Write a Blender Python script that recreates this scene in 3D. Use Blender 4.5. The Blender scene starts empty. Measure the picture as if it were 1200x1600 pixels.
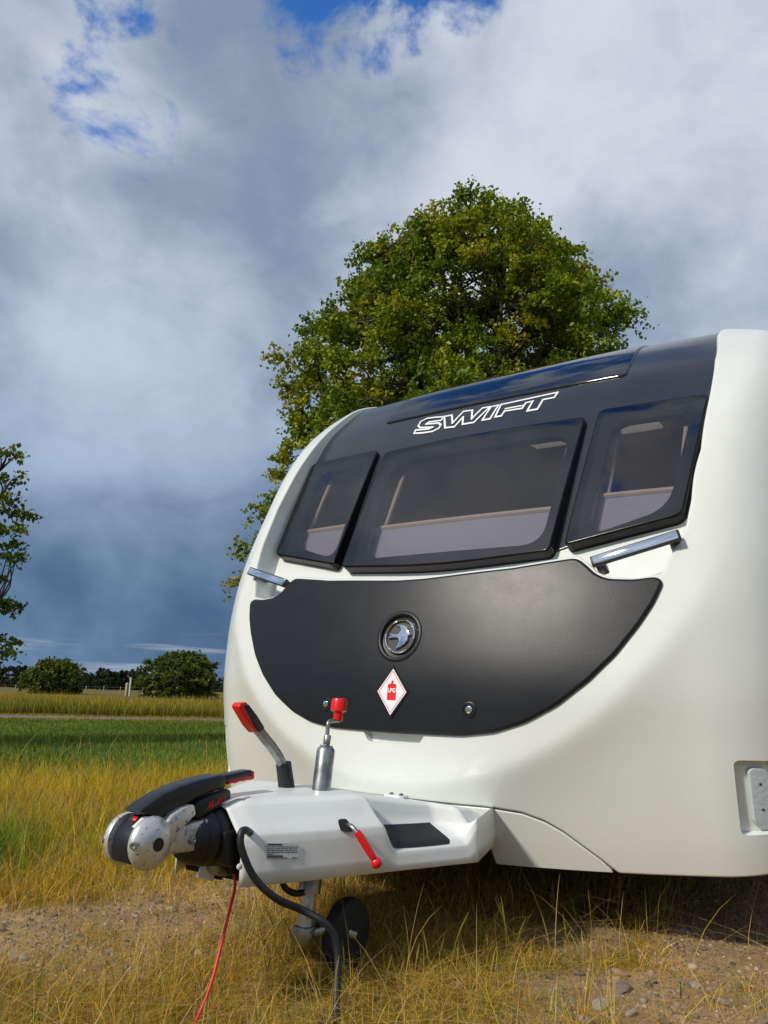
import bpy, bmesh, math, random
import numpy as np
from mathutils import Vector, Matrix
from mathutils.geometry import delaunay_2d_cdt
rng = np.random.default_rng(7); random.seed(7)
SC = bpy.context.scene
COL = SC.collection
R = math.radians

# ------------------------------------------------------------------ camera
CAM = np.array([1.569, -2.470, .764]); YAW = -.6084; FPX = 1216.5; ROLL = .02627; HZ = 272.6
_p = math.atan(HZ / FPX)
_fw = np.array([math.sin(YAW), math.cos(YAW), 0]); _rt = np.array([math.cos(YAW), -math.sin(YAW), 0]); _up = np.array([0, 0, 1.])
F_ = _fw * math.cos(_p) + _up * math.sin(_p); U_ = -_fw * math.sin(_p) + _up * math.cos(_p)
R2 = _rt * math.cos(ROLL) + U_ * math.sin(ROLL); U2 = -_rt * math.sin(ROLL) + U_ * math.cos(ROLL)
cd = bpy.data.cameras.new('camera'); cam = bpy.data.objects.new('camera', cd); COL.objects.link(cam)
cd.sensor_fit = 'VERTICAL'; cd.sensor_height = 24; cd.lens = 24 * FPX / 1600; cd.clip_start = .05; cd.clip_end = 4000
M4 = Matrix.Identity(4)
for i in range(3):
    M4[i][0] = R2[i]; M4[i][1] = U2[i]; M4[i][2] = -F_[i]; M4[i][3] = CAM[i]
cam.matrix_world = M4
SC.camera = cam

def proj(P):
    d = np.asarray(P, float) - CAM; z = d @ F_
    return np.stack([600 + FPX * (d @ R2) / z, 800 - FPX * (d @ U2) / z], -1)
def ray(px, py):
    d = F_ + R2 * (px - 600) / FPX + U2 * (800 - py) / FPX
    return d / np.linalg.norm(d)
def hit(px, py, ax, val):
    d = ray(px, py); return CAM + d * (val - CAM[ax]) / d[ax]
def atD(px, py, D):
    d = ray(px, py); return CAM + d * D / math.hypot(d[0], d[1])

# ------------------------------------------------------------------ world, sun, exposure
SUN = np.array([-.24, -.75, .61]); SUN /= np.linalg.norm(SUN)
W = bpy.data.worlds.new('World'); SC.world = W; W.use_nodes = True
nt = W.node_tree; nt.nodes.clear()
def N(t, **k):
    n = nt.nodes.new(t)
    for a, b in k.items(): setattr(n, a, b)
    return n
def L(a, b): nt.links.new(a, b)
def val(sock, x):
    if isinstance(x, (int, float)): sock.default_value = x
    elif isinstance(x, tuple): sock.default_value = x
    else: L(x, sock)
def MA(op, a, b=0., c=0., clamp=False):
    n = N('ShaderNodeMath', operation=op, use_clamp=clamp)
    val(n.inputs[0], a); val(n.inputs[1], b); val(n.inputs[2], c); return n.outputs[0]
def MIX(f, a, b):
    n = N('ShaderNodeMix', data_type='RGBA'); val(n.inputs[0], f); val(n.inputs[6], a); val(n.inputs[7], b); return n.outputs[2]
def SMOOTH(x, lo, hi):
    n = N('ShaderNodeMapRange', interpolation_type='SMOOTHSTEP'); val(n.inputs[0], x)
    n.inputs[1].default_value = lo; n.inputs[2].default_value = hi; return n.outputs[0]
sky = N('ShaderNodeTexSky', sky_type='NISHITA', sun_disc=False)
sky.sun_elevation = math.asin(SUN[2]); sky.sun_rotation = math.atan2(SUN[0], SUN[1])
sky.air_density = 1.3; sky.dust_density = .4; sky.ozone_density = 3.5
tc = N('ShaderNodeTexCoord'); sep = N('ShaderNodeSeparateXYZ'); L(tc.outputs['Generated'], sep.inputs[0])
zc = MA('MAXIMUM', sep.outputs[2], 0.)
den = MA('ADD', zc, .22)
cmb = N('ShaderNodeCombineXYZ'); L(sep.outputs[0], cmb.inputs[0]); L(sep.outputs[1], cmb.inputs[1]); L(MA('MULTIPLY', sep.outputs[2], 1.35), cmb.inputs[2])
def NOISE(scale, detail, rough, off, dist=0., src=None):
    mp = N('ShaderNodeMapping'); mp.inputs['Location'].default_value = off; L(src or cmb.outputs[0], mp.inputs[0])
    n = N('ShaderNodeTexNoise'); L(mp.outputs[0], n.inputs['Vector'])
    n.inputs['Scale'].default_value = scale; n.inputs['Detail'].default_value = detail
    n.inputs['Roughness'].default_value = rough; n.inputs['Distortion'].default_value = dist
    return n.outputs['Fac']
def BLOB(px, py, rad):   # soft patch of sky around a direction
    d = ray(px, py)
    vm = N('ShaderNodeVectorMath', operation='DOT_PRODUCT'); L(tc.outputs['Generated'], vm.inputs[0]); vm.inputs[1].default_value = tuple(d)
    return SMOOTH(vm.outputs['Value'], math.cos(R(rad)), 1.0)
body = NOISE(3.1, 7, .54, (3.1, 1.7, .4), .35)       # billow brightness
big = NOISE(1.7, 3, .5, (7.3, 2.2, 1.4), .2)
fine = NOISE(8.5, 6, .58, (1.1, 5.7, 2.0), .5)
bright = MA('ADD', MA('MULTIPLY', body, .95), MA('ADD', MA('MULTIPLY', big, .55), MA('MULTIPLY', fine, .42)))
for px, py, rad, w in ((130, 385, 15, .20), (740, 80, 18, .20), (980, 300, 18, .06), (420, 215, 13, -.18), (330, 90, 10, .08), (40, 120, 10, .08), (560, 170, 8, -.10), (250, 600, 16, .05), (60, 820, 20, .13), (330, 960, 16, .06), (1130, 480, 16, -.06)):
    bright = MA('ADD', bright, MA('MULTIPLY', BLOB(px, py, rad), w))
cb = SMOOTH(bright, .72, 1.34)
ccol = MIX(cb, (.23, .30, .42, 1), (.66, .71, .80, 1))
# darker, bluer rain cloud towards the horizon
low = SMOOTH(zc, .0, .62)
lown = MA('ADD', low, MA('MULTIPLY', MA('SUBTRACT', big, .5), .5))
lowc = N('ShaderNodeValToRGB'); L(lown, lowc.inputs[0])
e = lowc.color_ramp.elements
e[0].position = 0; e[0].color = (.27, .41, .56, 1); e[1].position = 1; e[1].color = (1, 1, 1, 1)
for p_, c_ in ((.10, (.36, .49, .63, 1)), (.30, (.57, .68, .80, 1)), (.60, (.82, .89, .95, 1))):
    k = e.new(p_); k.color = c_
mlt = N('ShaderNodeMix', data_type='RGBA', blend_type='MULTIPLY'); mlt.inputs[0].default_value = 1
L(ccol, mlt.inputs[6]); L(lowc.outputs[0], mlt.inputs[7]); ccol = mlt.outputs[2]
# pale streaks low over the horizon
stv = N('ShaderNodeCombineXYZ'); L(sep.outputs[0], stv.inputs[0]); L(sep.outputs[1], stv.inputs[1]); L(MA('MULTIPLY', sep.outputs[2], 14.), stv.inputs[2])
stn = NOISE(3.2, 4, .55, (0, .3, .2), .3, stv.outputs[0])
stm = MA('MULTIPLY', SMOOTH(stn, .50, .66), MA('MULTIPLY', SMOOTH(sep.outputs[2], -.02, .02), SMOOTH(sep.outputs[2], .085, .03)))
ccol = MIX(MA('MULTIPLY', stm, .7), ccol, (.46, .52, .60, 1))
# blue gaps
gap = NOISE(6.0, 7, .60, (9.4, 4.1, 3.3), .4)
for px, py, rad, w in ((207, 135, 9.5, .285), (565, 20, 12, .19), (640, -300, 17, .20), (120, 330, 22, -.10), (960, 250, 30, -.12), (400, 420, 25, -.12)):
    gap = MA('ADD', gap, MA('MULTIPLY', BLOB(px, py, rad), w))
gap = MA('ADD', gap, MA('MULTIPLY', SMOOTH(sep.outputs[2], .80, .97), .10))
gapm = MA('MULTIPLY', SMOOTH(gap, .60, .74), SMOOTH(sep.outputs[2], .25, .5))
skyn = N('ShaderNodeMix', data_type='RGBA', blend_type='MULTIPLY'); skyn.inputs[0].default_value = 1
L(sky.outputs[0], skyn.inputs[6]); skyn.inputs[7].default_value = (.045, .10, .17, 1)
fin = MIX(gapm, ccol, skyn.outputs[2])
bg = N('ShaderNodeBackground'); L(fin, bg.inputs[0]); bg.inputs[1].default_value = 1.0
wo = N('ShaderNodeOutputWorld'); L(bg.outputs[0], wo.inputs[0])

sl = bpy.data.lights.new('sun', 'SUN'); sl.energy = 3.4; sl.angle = R(5); sl.color = (1, .93, .82)
so = bpy.data.objects.new('sun', sl); COL.objects.link(so)
so.rotation_euler = Vector(SUN).to_track_quat('Z', 'Y').to_euler(); so.location = (-6, -10, 12)

SC.render.engine = 'CYCLES'
SC.view_settings.view_transform = 'Standard'; SC.view_settings.look = 'None'
SC.view_settings.gamma = 1; SC.view_settings.exposure = 0
SC.cycles.max_bounces = 8; SC.cycles.transparent_max_bounces = 12

# ------------------------------------------------------------------ materials
def mat(name, col, rough=.5, metal=0., bump=None, var=None, coat=0., spec=.5, coat_rough=.05, rvar=None):
    m = bpy.data.materials.new(name); m.use_nodes = True
    t = m.node_tree; b = t.nodes['Principled BSDF']
    b.inputs['Base Color'].default_value = (*col, 1); b.inputs['Roughness'].default_value = rough
    b.inputs['Metallic'].default_value = metal; b.inputs['Coat Weight'].default_value = coat
    b.inputs['Coat Roughness'].default_value = coat_rough
    b.inputs['Specular IOR Level'].default_value = spec
    tcn = t.nodes.new('ShaderNodeTexCoord')
    if var:      # (scale, second colour, lo, hi)
        n = t.nodes.new('ShaderNodeTexNoise'); n.inputs['Scale'].default_value = var[0]; n.inputs['Detail'].default_value = 6
        t.links.new(tcn.outputs['Object'], n.inputs['Vector'])
        r = t.nodes.new('ShaderNodeMapRange'); t.links.new(n.outputs['Fac'], r.inputs[0])
        r.inputs[1].default_value = var[2]; r.inputs[2].default_value = var[3]
        x = t.nodes.new('ShaderNodeMix'); x.data_type = 'RGBA'; t.links.new(r.outputs[0], x.inputs[0])
        x.inputs[6].default_value = (*col, 1); x.inputs[7].default_value = (*var[1], 1)
        t.links.new(x.outputs[2], b.inputs['Base Color'])
    if rvar:     # (scale, low, high) uneven gloss
        n = t.nodes.new('ShaderNodeTexNoise'); n.inputs['Scale'].default_value = rvar[0]; n.inputs['Detail'].default_value = 7; n.inputs['Roughness'].default_value = .65
        t.links.new(tcn.outputs['Object'], n.inputs['Vector']); r = t.nodes.new('ShaderNodeMapRange'); t.links.new(n.outputs['Fac'], r.inputs[0])
        r.inputs[1].default_value = .3; r.inputs[2].default_value = .7; r.inputs[3].default_value = rvar[1]; r.inputs[4].default_value = rvar[2]; t.links.new(r.outputs[0], b.inputs['Roughness'])
    if bump:     # (scale, strength, distance)
        n = t.nodes.new('ShaderNodeTexNoise'); n.inputs['Scale'].default_value = bump[0]; n.inputs['Detail'].default_value = 4
        t.links.new(tcn.outputs['Object'], n.inputs['Vector'])
        bp = t.nodes.new('ShaderNodeBump'); bp.inputs['Strength'].default_value = bump[1]; bp.inputs['Distance'].default_value = bump[2]
        t.links.new(n.outputs['Fac'], bp.inputs['Height']); t.links.new(bp.outputs[0], b.inputs['Normal'])
    return m
WHITE = mat('white_gelcoat', (.72, .75, .715), .22, coat=.45, var=(5.5, (.70, .73, .69), .42, .80), bump=(3.0, .02, .02), spec=.5, rvar=(7, .16, .34), coat_rough=.09)
COVERW = mat('white_plastic', (.75, .78, .76), .30, var=(11, (.64, .66, .63), .5, .85), bump=(90, .05, .002))
LID = mat('charcoal_grained_plastic', (.011, .0125, .0155), .34, bump=(420, .2, .002), spec=.32, var=(9, (.014, .0155, .017), .45, .8), rvar=(6, .315, .375))
PANEL = mat('graphite_panel', (.020, .024, .031), .24, coat=.3, spec=.42, var=(5, (.026, .030, .036), .35, .7))
GLOSSBLK = mat('gloss_black', (.004, .004, .005), .18, spec=.22)
BLK = mat('black_rubber', (.012, .013, .016), .5, bump=(60, .1, .003))
BLKPL = mat('black_plastic', (.009, .011, .015), .38, bump=(500, .12, .001))
CHROME = mat('chrome', (.86, .88, .9), .06, 1.)
STEEL = mat('galvanised_steel', (.42, .43, .42), .38, .9, var=(35, (.24, .25, .23), .42, .62), bump=(60, .15, .003))
ALU = mat('cast_aluminium', (.60, .60, .58), .42, .75, var=(55, (.34, .34, .33), .5, .68), bump=(160, .25, .002))
WORN = mat('worn_silver_cap', (.66, .66, .64), .35, .6, var=(85, (.22, .23, .24), .61, .66), bump=(90, .12, .002))
RED = mat('red_plastic', (.72, .012, .012), .32)
REDCABLE = mat('red_cable_sheath', (.62, .012, .02), .4)
STICK = mat('sticker_white', (.80, .81, .84), .35)
PRINTR = mat('sticker_red', (.75, .012, .02), .4)
PRINTK = mat('print_dark', (.05, .06, .065), .5)
PRINTW = mat('lettering_white', (.82, .84, .84), .35)
LABELM = mat('label_silver_white', (.60, .64, .66), .4)
DARK = mat('underbody_and_shade', (.014, .013, .012), .8)
INT = mat('interior_beige', (.62, .52, .44), .6)
INTW = mat('interior_cream', (.66, .57, .49), .5)
BLIND = mat('pleated_blind', (.74, .77, .84), .7)
RAIL = mat('blind_rail', (.72, .64, .54), .35)
HATCH = mat('hatch_frame', (.75, .72, .66), .4)
TYRE = mat('tyre', (.015, .015, .015), .7, bump=(40, .2, .004))

def glass_mat(name, tint, rough=.02, extra=.0):
    m = bpy.data.materials.new(name); m.use_nodes = True; t = m.node_tree; t.nodes.clear()
    o = t.nodes.new('ShaderNodeOutputMaterial'); mx = t.nodes.new('ShaderNodeMixShader')
    tr = t.nodes.new('ShaderNodeBsdfTransparent'); tr.inputs[0].default_value = (*tint, 1)
    gl = t.nodes.new('ShaderNodeBsdfGlossy'); gl.inputs['Roughness'].default_value = rough; gl.inputs[0].default_value = (1, 1, 1, 1)
    fr = t.nodes.new('ShaderNodeFresnel'); fr.inputs[0].default_value = 1.52
    ad = t.nodes.new('ShaderNodeMath'); ad.operation = 'ADD'; ad.inputs[1].default_value = extra
    t.links.new(fr.outputs[0], ad.inputs[0]); t.links.new(ad.outputs[0], mx.inputs[0])
    t.links.new(tr.outputs[0], mx.inputs[1]); t.links.new(gl.outputs[0], mx.inputs[2]); t.links.new(mx.outputs[0], o.inputs[0])
    return m
GLASS = glass_mat('tinted_acrylic', (.56, .53, .54), .02, .035)
ROOFTINT = glass_mat('tinted_roof_glass', (.42, .44, .48), .03, .03)
ROOFGLASS = mat('roof_window_glass', (.004, .006, .010), .05, spec=.9)
LENS = mat('clear_lens', (.50, .57, .61), .12, bump=(70, .35, .006), coat=.6)
HATCHPANE = bpy.data.materials.new('frosted_hatch'); HATCHPANE.use_nodes = True
_t = HATCHPANE.node_tree; _t.nodes.clear(); _o = _t.nodes.new('ShaderNodeOutputMaterial'); _b = _t.nodes.new('ShaderNodeBsdfTranslucent')
_b.inputs[0].default_value = (.9, .88, .82, 1); _t.links.new(_b.outputs[0], _o.inputs[0])

# ------------------------------------------------------------------ object helpers
def tag(o, label=None, cat=None, group=None, kind=None):
    if label: o['label'] = label
    if cat: o['category'] = cat
    if group: o['group'] = group
    if kind: o['kind'] = kind
    return o
def empty(name, loc=(0, 0, 0)):
    o = bpy.data.objects.new(name, None); COL.objects.link(o); o.location = loc; o.empty_display_size = .2; return o
def link(name, me, m, parent=None):
    o = bpy.data.objects.new(name, me); COL.objects.link(o)
    if m is not None and not me.materials:
        for x in (m if isinstance(m, (list, tuple)) else [m]): me.materials.append(x)
    if parent: o.parent = parent
    return o
def mesh_np(name, V, faces, smooth=True, normals=None):
    me = bpy.data.meshes.new(name); me.from_pydata([tuple(v) for v in np.asarray(V, float)], [], [tuple(int(i) for i in f) for f in faces])
    me.update()
    if smooth: me.polygons.foreach_set('use_smooth', [True] * len(me.polygons))
    if normals is not None: me.normals_split_custom_set_from_vertices([tuple(n) for n in normals])
    return me
def fast_mesh(name, V, loops, sizes, col=None):
    me = bpy.data.meshes.new(name); V = np.ascontiguousarray(V, np.float32)
    loops = np.ascontiguousarray(loops, np.int32); sizes = np.ascontiguousarray(sizes, np.int32)
    me.vertices.add(len(V)); me.vertices.foreach_set('co', V.ravel())
    me.loops.add(len(loops)); me.loops.foreach_set('vertex_index', loops)
    me.polygons.add(len(sizes)); st = np.zeros(len(sizes), np.int32); st[1:] = np.cumsum(sizes)[:-1]
    me.polygons.foreach_set('loop_start', st)
    me.update(calc_edges=True)
    if col is not None:
        a = me.color_attributes.new('Col', 'FLOAT_COLOR', 'POINT')
        c = np.ones((len(V), 4), np.float32); c[:, :3] = col; a.data.foreach_set('color', c.ravel())
    return me
def from_bm(name, bm, smooth=True):
    me = bpy.data.meshes.new(name); bmesh.ops.recalc_face_normals(bm, faces=bm.faces); bm.to_mesh(me); bm.free()
    if smooth:
        me.polygons.foreach_set('use_smooth', [True] * len(me.polygons)); me.set_sharp_from_angle(angle=R(38))
    return me
def bm_bevel(bm, w, seg=2, ang=30):
    es = [e for e in bm.edges if len(e.link_faces) == 2 and e.calc_face_angle(0) > R(ang)]
    if w > 0 and es: bmesh.ops.bevel(bm, geom=es, offset=w, segments=seg, profile=.5, affect='EDGES', clamp_overlap=True)
def prism(pts, axis, a, b, bevel=.004, seg=2, bm=None):
    """extrude a closed outline: pts are 3D points, moved along axis to a and b"""
    own = bm is None
    if own: bm = bmesh.new()
    va = []; vb = []
    for p in pts:
        q = list(p); q[axis] = a; va.append(bm.verts.new(q)); q[axis] = b; vb.append(bm.verts.new(q))
    n = len(pts)
    bm.faces.new(va); bm.faces.new(vb[::-1])
    for i in range(n): bm.faces.new((va[i], vb[i], vb[(i + 1) % n], va[(i + 1) % n]))
    bmesh.ops.recalc_face_normals(bm, faces=bm.faces)
    if own: bm_bevel(bm, bevel, seg)
    return bm
def box(bm, c, s, rot=None):
    r = bmesh.ops.create_cube(bm, size=1); M = Matrix.Translation(c)
    if rot is not None: M = M @ rot.to_4x4()
    bmesh.ops.transform(bm, verts=r['verts'], matrix=M @ Matrix.Diagonal((*s, 1))); return r['verts']
def lathe(profile, origin, axis, n=28, bm=None, caps=True):
    """profile: (distance along axis, radius)"""
    if bm is None: bm = bmesh.new()
    ax = Vector(axis).normalized(); q = ax.to_track_quat('Z', 'Y'); O = Vector(origin); rings = []
    for d, r in profile:
        if r < 1e-6: rings.append([bm.verts.new(O + ax * d)])
        else: rings.append([bm.verts.new(O + ax * d + q @ Vector((r * math.cos(2 * math.pi * i / n), r * math.sin(2 * math.pi * i / n), 0))) for i in range(n)])
    for A, B in zip(rings, rings[1:]):
        for i in range(n):
            j = (i + 1) % n
            if len(A) == 1 and len(B) == 1: break
            if len(A) == 1: bm.faces.new((A[0], B[j], B[i]))
            elif len(B) == 1: bm.faces.new((A[i], A[j], B[0]))
            else: bm.faces.new((A[i], A[j], B[j], B[i]))
    for rg in (rings[0], rings[-1]):
        if caps and len(rg) > 2: bm.faces.new(rg)
    return bm
def catmull(P, per=8):
    P = [np.asarray(p, float) for p in P]; out = []
    Q = [2 * P[0] - P[1]] + P + [2 * P[-1] - P[-2]]
    for i in range(1, len(Q) - 2):
        a, b, c, d = Q[i - 1:i + 3]
        for k in range(per):
            t = k / per
            out.append(.5 * (2 * b + (c - a) * t + (2 * a - 5 * b + 4 * c - d) * t * t + (3 * b - a - 3 * c + d) * t ** 3))
    out.append(P[-1]); return np.array(out)
def tube(P, rad, n=12, bm=None, flat=1., upv=None, caps=True):
    """tube along points; rad scalar or list; flat squashes the second cross axis"""
    if bm is None: bm = bmesh.new()
    P = np.asarray(P, float); m = len(P); rad = np.broadcast_to(rad, (m,)); T = np.gradient(P, axis=0)
    T /= np.linalg.norm(T, axis=1)[:, None] + 1e-9
    u = np.array(upv if upv is not None else (0, 0, 1.) if abs(T[0][2]) < .9 else (1., 0, 0)); rings = []
    for i in range(m):
        u = u - T[i] * (u @ T[i]); u = u / np.linalg.norm(u); v = np.cross(T[i], u)
        rings.append([bm.verts.new(P[i] + rad[i] * (math.cos(2 * math.pi * k / n) * u + flat * math.sin(2 * math.pi * k / n) * v)) for k in range(n)])
    for A, B in zip(rings, rings[1:]):
        for k in range(n): bm.faces.new((A[k], A[(k + 1) % n], B[(k + 1) % n], B[k]))
    if caps: bm.faces.new(rings[0][::-1]); bm.faces.new(rings[-1])
    return bm
def text_mesh(s, size=1.0, shear=0., extr=0., bold=0.):
    c = bpy.data.curves.new('txt', 'FONT'); c.body = s; c.size = size; c.shear = shear; c.extrude = extr; c.offset = bold; c.resolution_u = 4
    c.align_x = 'CENTER'; c.align_y = 'CENTER'
    o = bpy.data.objects.new('txt', c); COL.objects.link(o); dg = bpy.context.evaluated_depsgraph_get()
    me = bpy.data.meshes.new_from_object(o.evaluated_get(dg)); bpy.data.objects.remove(o); bpy.data.curves.remove(c); return me

# ------------------------------------------------------------------ panels on parametric surfaces
def hermite(T, Y):
    T = np.array(T, float); Y = np.array(Y, float); m = np.gradient(Y, T)
    def f(t):
        t = np.asarray(t, float); i = np.clip(np.searchsorted(T, t) - 1, 0, len(T) - 2); h = T[i + 1] - T[i]; s = (t - T[i]) / h
        return ((2 * s ** 3 - 3 * s ** 2 + 1) * Y[i] + (s ** 3 - 2 * s ** 2 + s) * h * m[i] + (-2 * s ** 3 + 3 * s ** 2) * Y[i + 1] + (s ** 3 - s ** 2) * h * m[i + 1])
    return f
_A = [(.10, .055, .10), (.30, .012, .30), (.45, -.004, .45), (.60, -.008, .60), (.75, -.002, .75), (.95, .038, .95), (1.12, .085, 1.12), (1.30, .145, 1.30),
      (1.45, .207, 1.45), (1.65, .315, 1.65), (1.85, .442, 1.85), (2.02, .575, 2.02), (2.22, .72, 2.165), (2.42, .875, 2.285), (2.62, 1.05, 2.365), (2.94, 1.36, 2.435), (3.54, 1.96, 2.48)]
_I = [(.85, .0, .85), (1.05, .11, 1.05), (1.256, .206, 1.256), (1.363, .258, 1.363), (1.58, .368, 1.58), (1.75, .457, 1.75), (1.90, .54, 1.90), (2.066, .652, 2.066),
      (2.22, .765, 2.185), (2.42, .91, 2.305), (2.62, 1.075, 2.385), (2.94, 1.385, 2.452), (3.54, 1.985, 2.497)]
Ay, Az = hermite([a[0] for a in _A], [a[1] for a in _A]), hermite([a[0] for a in _A], [a[2] for a in _A])
Iy, Iz = hermite([a[0] for a in _I], [a[1] for a in _I]), hermite([a[0] for a in _I], [a[2] for a in _I])
CC = .12; WHALF = 1.232; TH0 = .229; RC0 = .32; U0 = WHALF - RC0 * (1 - math.sin(TH0)); ARC0 = RC0 * (math.pi / 2 - TH0); UEND = U0 + ARC0 + .10
def prof_n(fy, fz, t):
    h = .01; dy = fy(t + h) - fy(t - h); dz = fz(t + h) - fz(t - h); l = np.hypot(dy, dz); return -dz / l, dy / l
def rc_(t): s = np.clip((np.asarray(t, float) - 1.45) / .75, 0, 1); return .32 - .17 * s * s * (3 - 2 * s)
def SA(u, t):
    """u: metres across the lower front from the middle, on round the corner arc and along the side"""
    u = np.asarray(u, float); t = np.asarray(t, float); a = np.abs(u); s = np.sign(u); RC = rc_(t); U1 = WHALF - RC * (1 - math.sin(TH0))
    th = TH0 + np.clip((a - U0) / ARC0, 0, 1) * (math.pi / 2 - TH0)
    x = np.where(a <= U0, a * U1 / U0, U1 + RC * (np.sin(th) - math.sin(TH0)))
    e = CC * ((np.minimum(a, U0) * U1 / U0) ** 2 - 1) + np.where(a > U0, RC * (math.cos(TH0) - np.cos(th)) + np.clip(a - U0 - ARC0, 0, None), 0)
    zz = np.minimum(Az(t), 1.35)
    xs = 1.06 - .07 * np.log1p(np.exp((1.06 - x) / .07)); g = np.sqrt((xs / 1.03) ** 2 + ((1.35 - zz) / .90) ** 2); d = (g - 1) * .95 + .006; d = .5 * (d + np.sqrt(d * d + .0004))
    d1 = .14 * (1 - np.exp(-d / .14))
    e = e + .62 * (np.sqrt(d1 ** 2 + .0009) - .03) + .14 * (np.sqrt(d ** 2 + .0009) - .03)
    ny, nz = prof_n(Ay, Az, t)
    return np.stack([s * x, Ay(t) - ny * e, Az(t) - nz * e], -1)
def SI(u, t):
    u = np.asarray(u, float); t = np.asarray(t, float); ny, nz = prof_n(Iy, Iz, t); e = .022 * u ** 2
    return np.stack([u, Iy(t) - ny * e, Iz(t) - nz * e], -1)
def snorm(S, u, t):
    h = .004; a = S(u + h, t) - S(u - h, t); b = S(u, t + h) - S(u, t - h); n = np.cross(a, b); return n / (np.linalg.norm(n, axis=-1)[..., None] + 1e-12)
def inv(S, px, py, u0=.5, t0=1.2, off=0.):
    x = np.array([u0, t0])
    def P(x): return proj(S(x[0], x[1]) + off * snorm(S, x[0], x[1]))
    for _ in range(40):
        r = P(x) - (px, py); J = np.zeros((2, 2))
        for i in range(2):
            q = x.copy(); q[i] += 1e-4; J[:, i] = (P(q) - r - (px, py)) / 1e-4
        st = np.linalg.lstsq(J, -r, rcond=None)[0]; st *= min(1, .25 / (np.linalg.norm(st) + 1e-9)); x = x + st
        x[1] = np.clip(x[1], .12, 3.3); x[0] = np.clip(x[0], -1.5, 1.5)
    return x
def trace(S, pts, off=0., u0=.5, t0=1.2): return [inv(S, a, b, u0, t0, off) for a, b in pts]
def resample(P, step):
    P = np.asarray(P, float); Q = np.vstack([P, P[:1]]); seg = np.linalg.norm(np.diff(Q, axis=0), axis=1); c = np.r_[0, np.cumsum(seg)]
    n = max(8, int(round(c[-1] / step))); s = np.linspace(0, c[-1], n, endpoint=False)
    return np.stack([np.interp(s, c, Q[:, k]) for k in range(2)], 1)
def rounded(P, rad, step=.012):
    """round the corners of a closed polygon; rad scalar or per corner"""
    P = [np.array(p, float) for p in P]; n = len(P); out = []; rad = np.broadcast_to(rad, (n,))
    for i in range(n):
        a, b, c = P[i - 1], P[i], P[(i + 1) % n]; la = np.linalg.norm(a - b); lc = np.linalg.norm(c - b)
        r = min(rad[i], la * .48, lc * .48)
        if r < 1e-4: out.append(b); continue
        p = b + (a - b) / la * r; q = b + (c - b) / lc * r
        for k in range(9):
            s = k / 8; out.append((1 - s) ** 2 * p + 2 * s * (1 - s) * b + s * s * q)
    return resample(out, step)
def ccw(P):
    P = np.asarray(P, float); a = np.sum(P[:, 0] * np.roll(P[:, 1], -1) - np.roll(P[:, 0], -1) * P[:, 1]); return P if a > 0 else P[::-1]
def outn(P):
    t = np.roll(P, -1, 0) - np.roll(P, 1, 0); t /= np.linalg.norm(t, axis=1)[:, None] + 1e-12; return np.stack([t[:, 1], -t[:, 0]], 1)
def inside(P, Q):
    P = np.asarray(P); x, y = Q[:, 0], Q[:, 1]; r = np.zeros(len(Q), bool); a = P; b = np.roll(P, -1, 0)
    for (x1, y1), (x2, y2) in zip(a, b):
        c = ((y1 > y) != (y2 > y)); r ^= c & (x < (x2 - x1) * (y - y1) / (y2 - y1 + 1e-15) + x1)
    return r
def fill(P, holes=(), h=.03):
    """triangulate a 2D region with an inner grid; returns verts, tris (the outline and hole points come first, in order)"""
    loops = [np.asarray(P)] + [np.asarray(q) for q in holes]; allp = np.vstack(loops)
    lo, hi = loops[0].min(0), loops[0].max(0)
    gx, gy = np.meshgrid(np.arange(lo[0] + h / 2, hi[0], h), np.arange(lo[1] + h / 2, hi[1], h)); G = np.stack([gx.ravel(), gy.ravel()], 1)
    k = inside(loops[0], G)
    for q in loops[1:]: k &= ~inside(q, G)
    G = G[k]
    if len(G):
        keep = np.ones(len(G), bool)
        for s in range(0, len(G), 2000):
            dd = np.min(np.linalg.norm(G[s:s + 2000, None] - allp[None], axis=2), axis=1); keep[s:s + 2000] = dd > .45 * h
        G = G[keep]
    V = np.vstack([allp, G]); E = []; o = 0
    for q in loops:
        n = len(q); E += [(o + i, o + (i + 1) % n) for i in range(n)]; o += n
    r = delaunay_2d_cdt([Vector(v) for v in V], E, [], 0, 1e-7)
    ov = np.array([v[:] for v in r[0]]); tr = np.array([f for f in r[2] if len(f) == 3])
    c = ov[tr].mean(1); k = inside(loops[0], c)
    for q in loops[1:]: k &= ~inside(q, c)
    return ov, tr[k]
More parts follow.
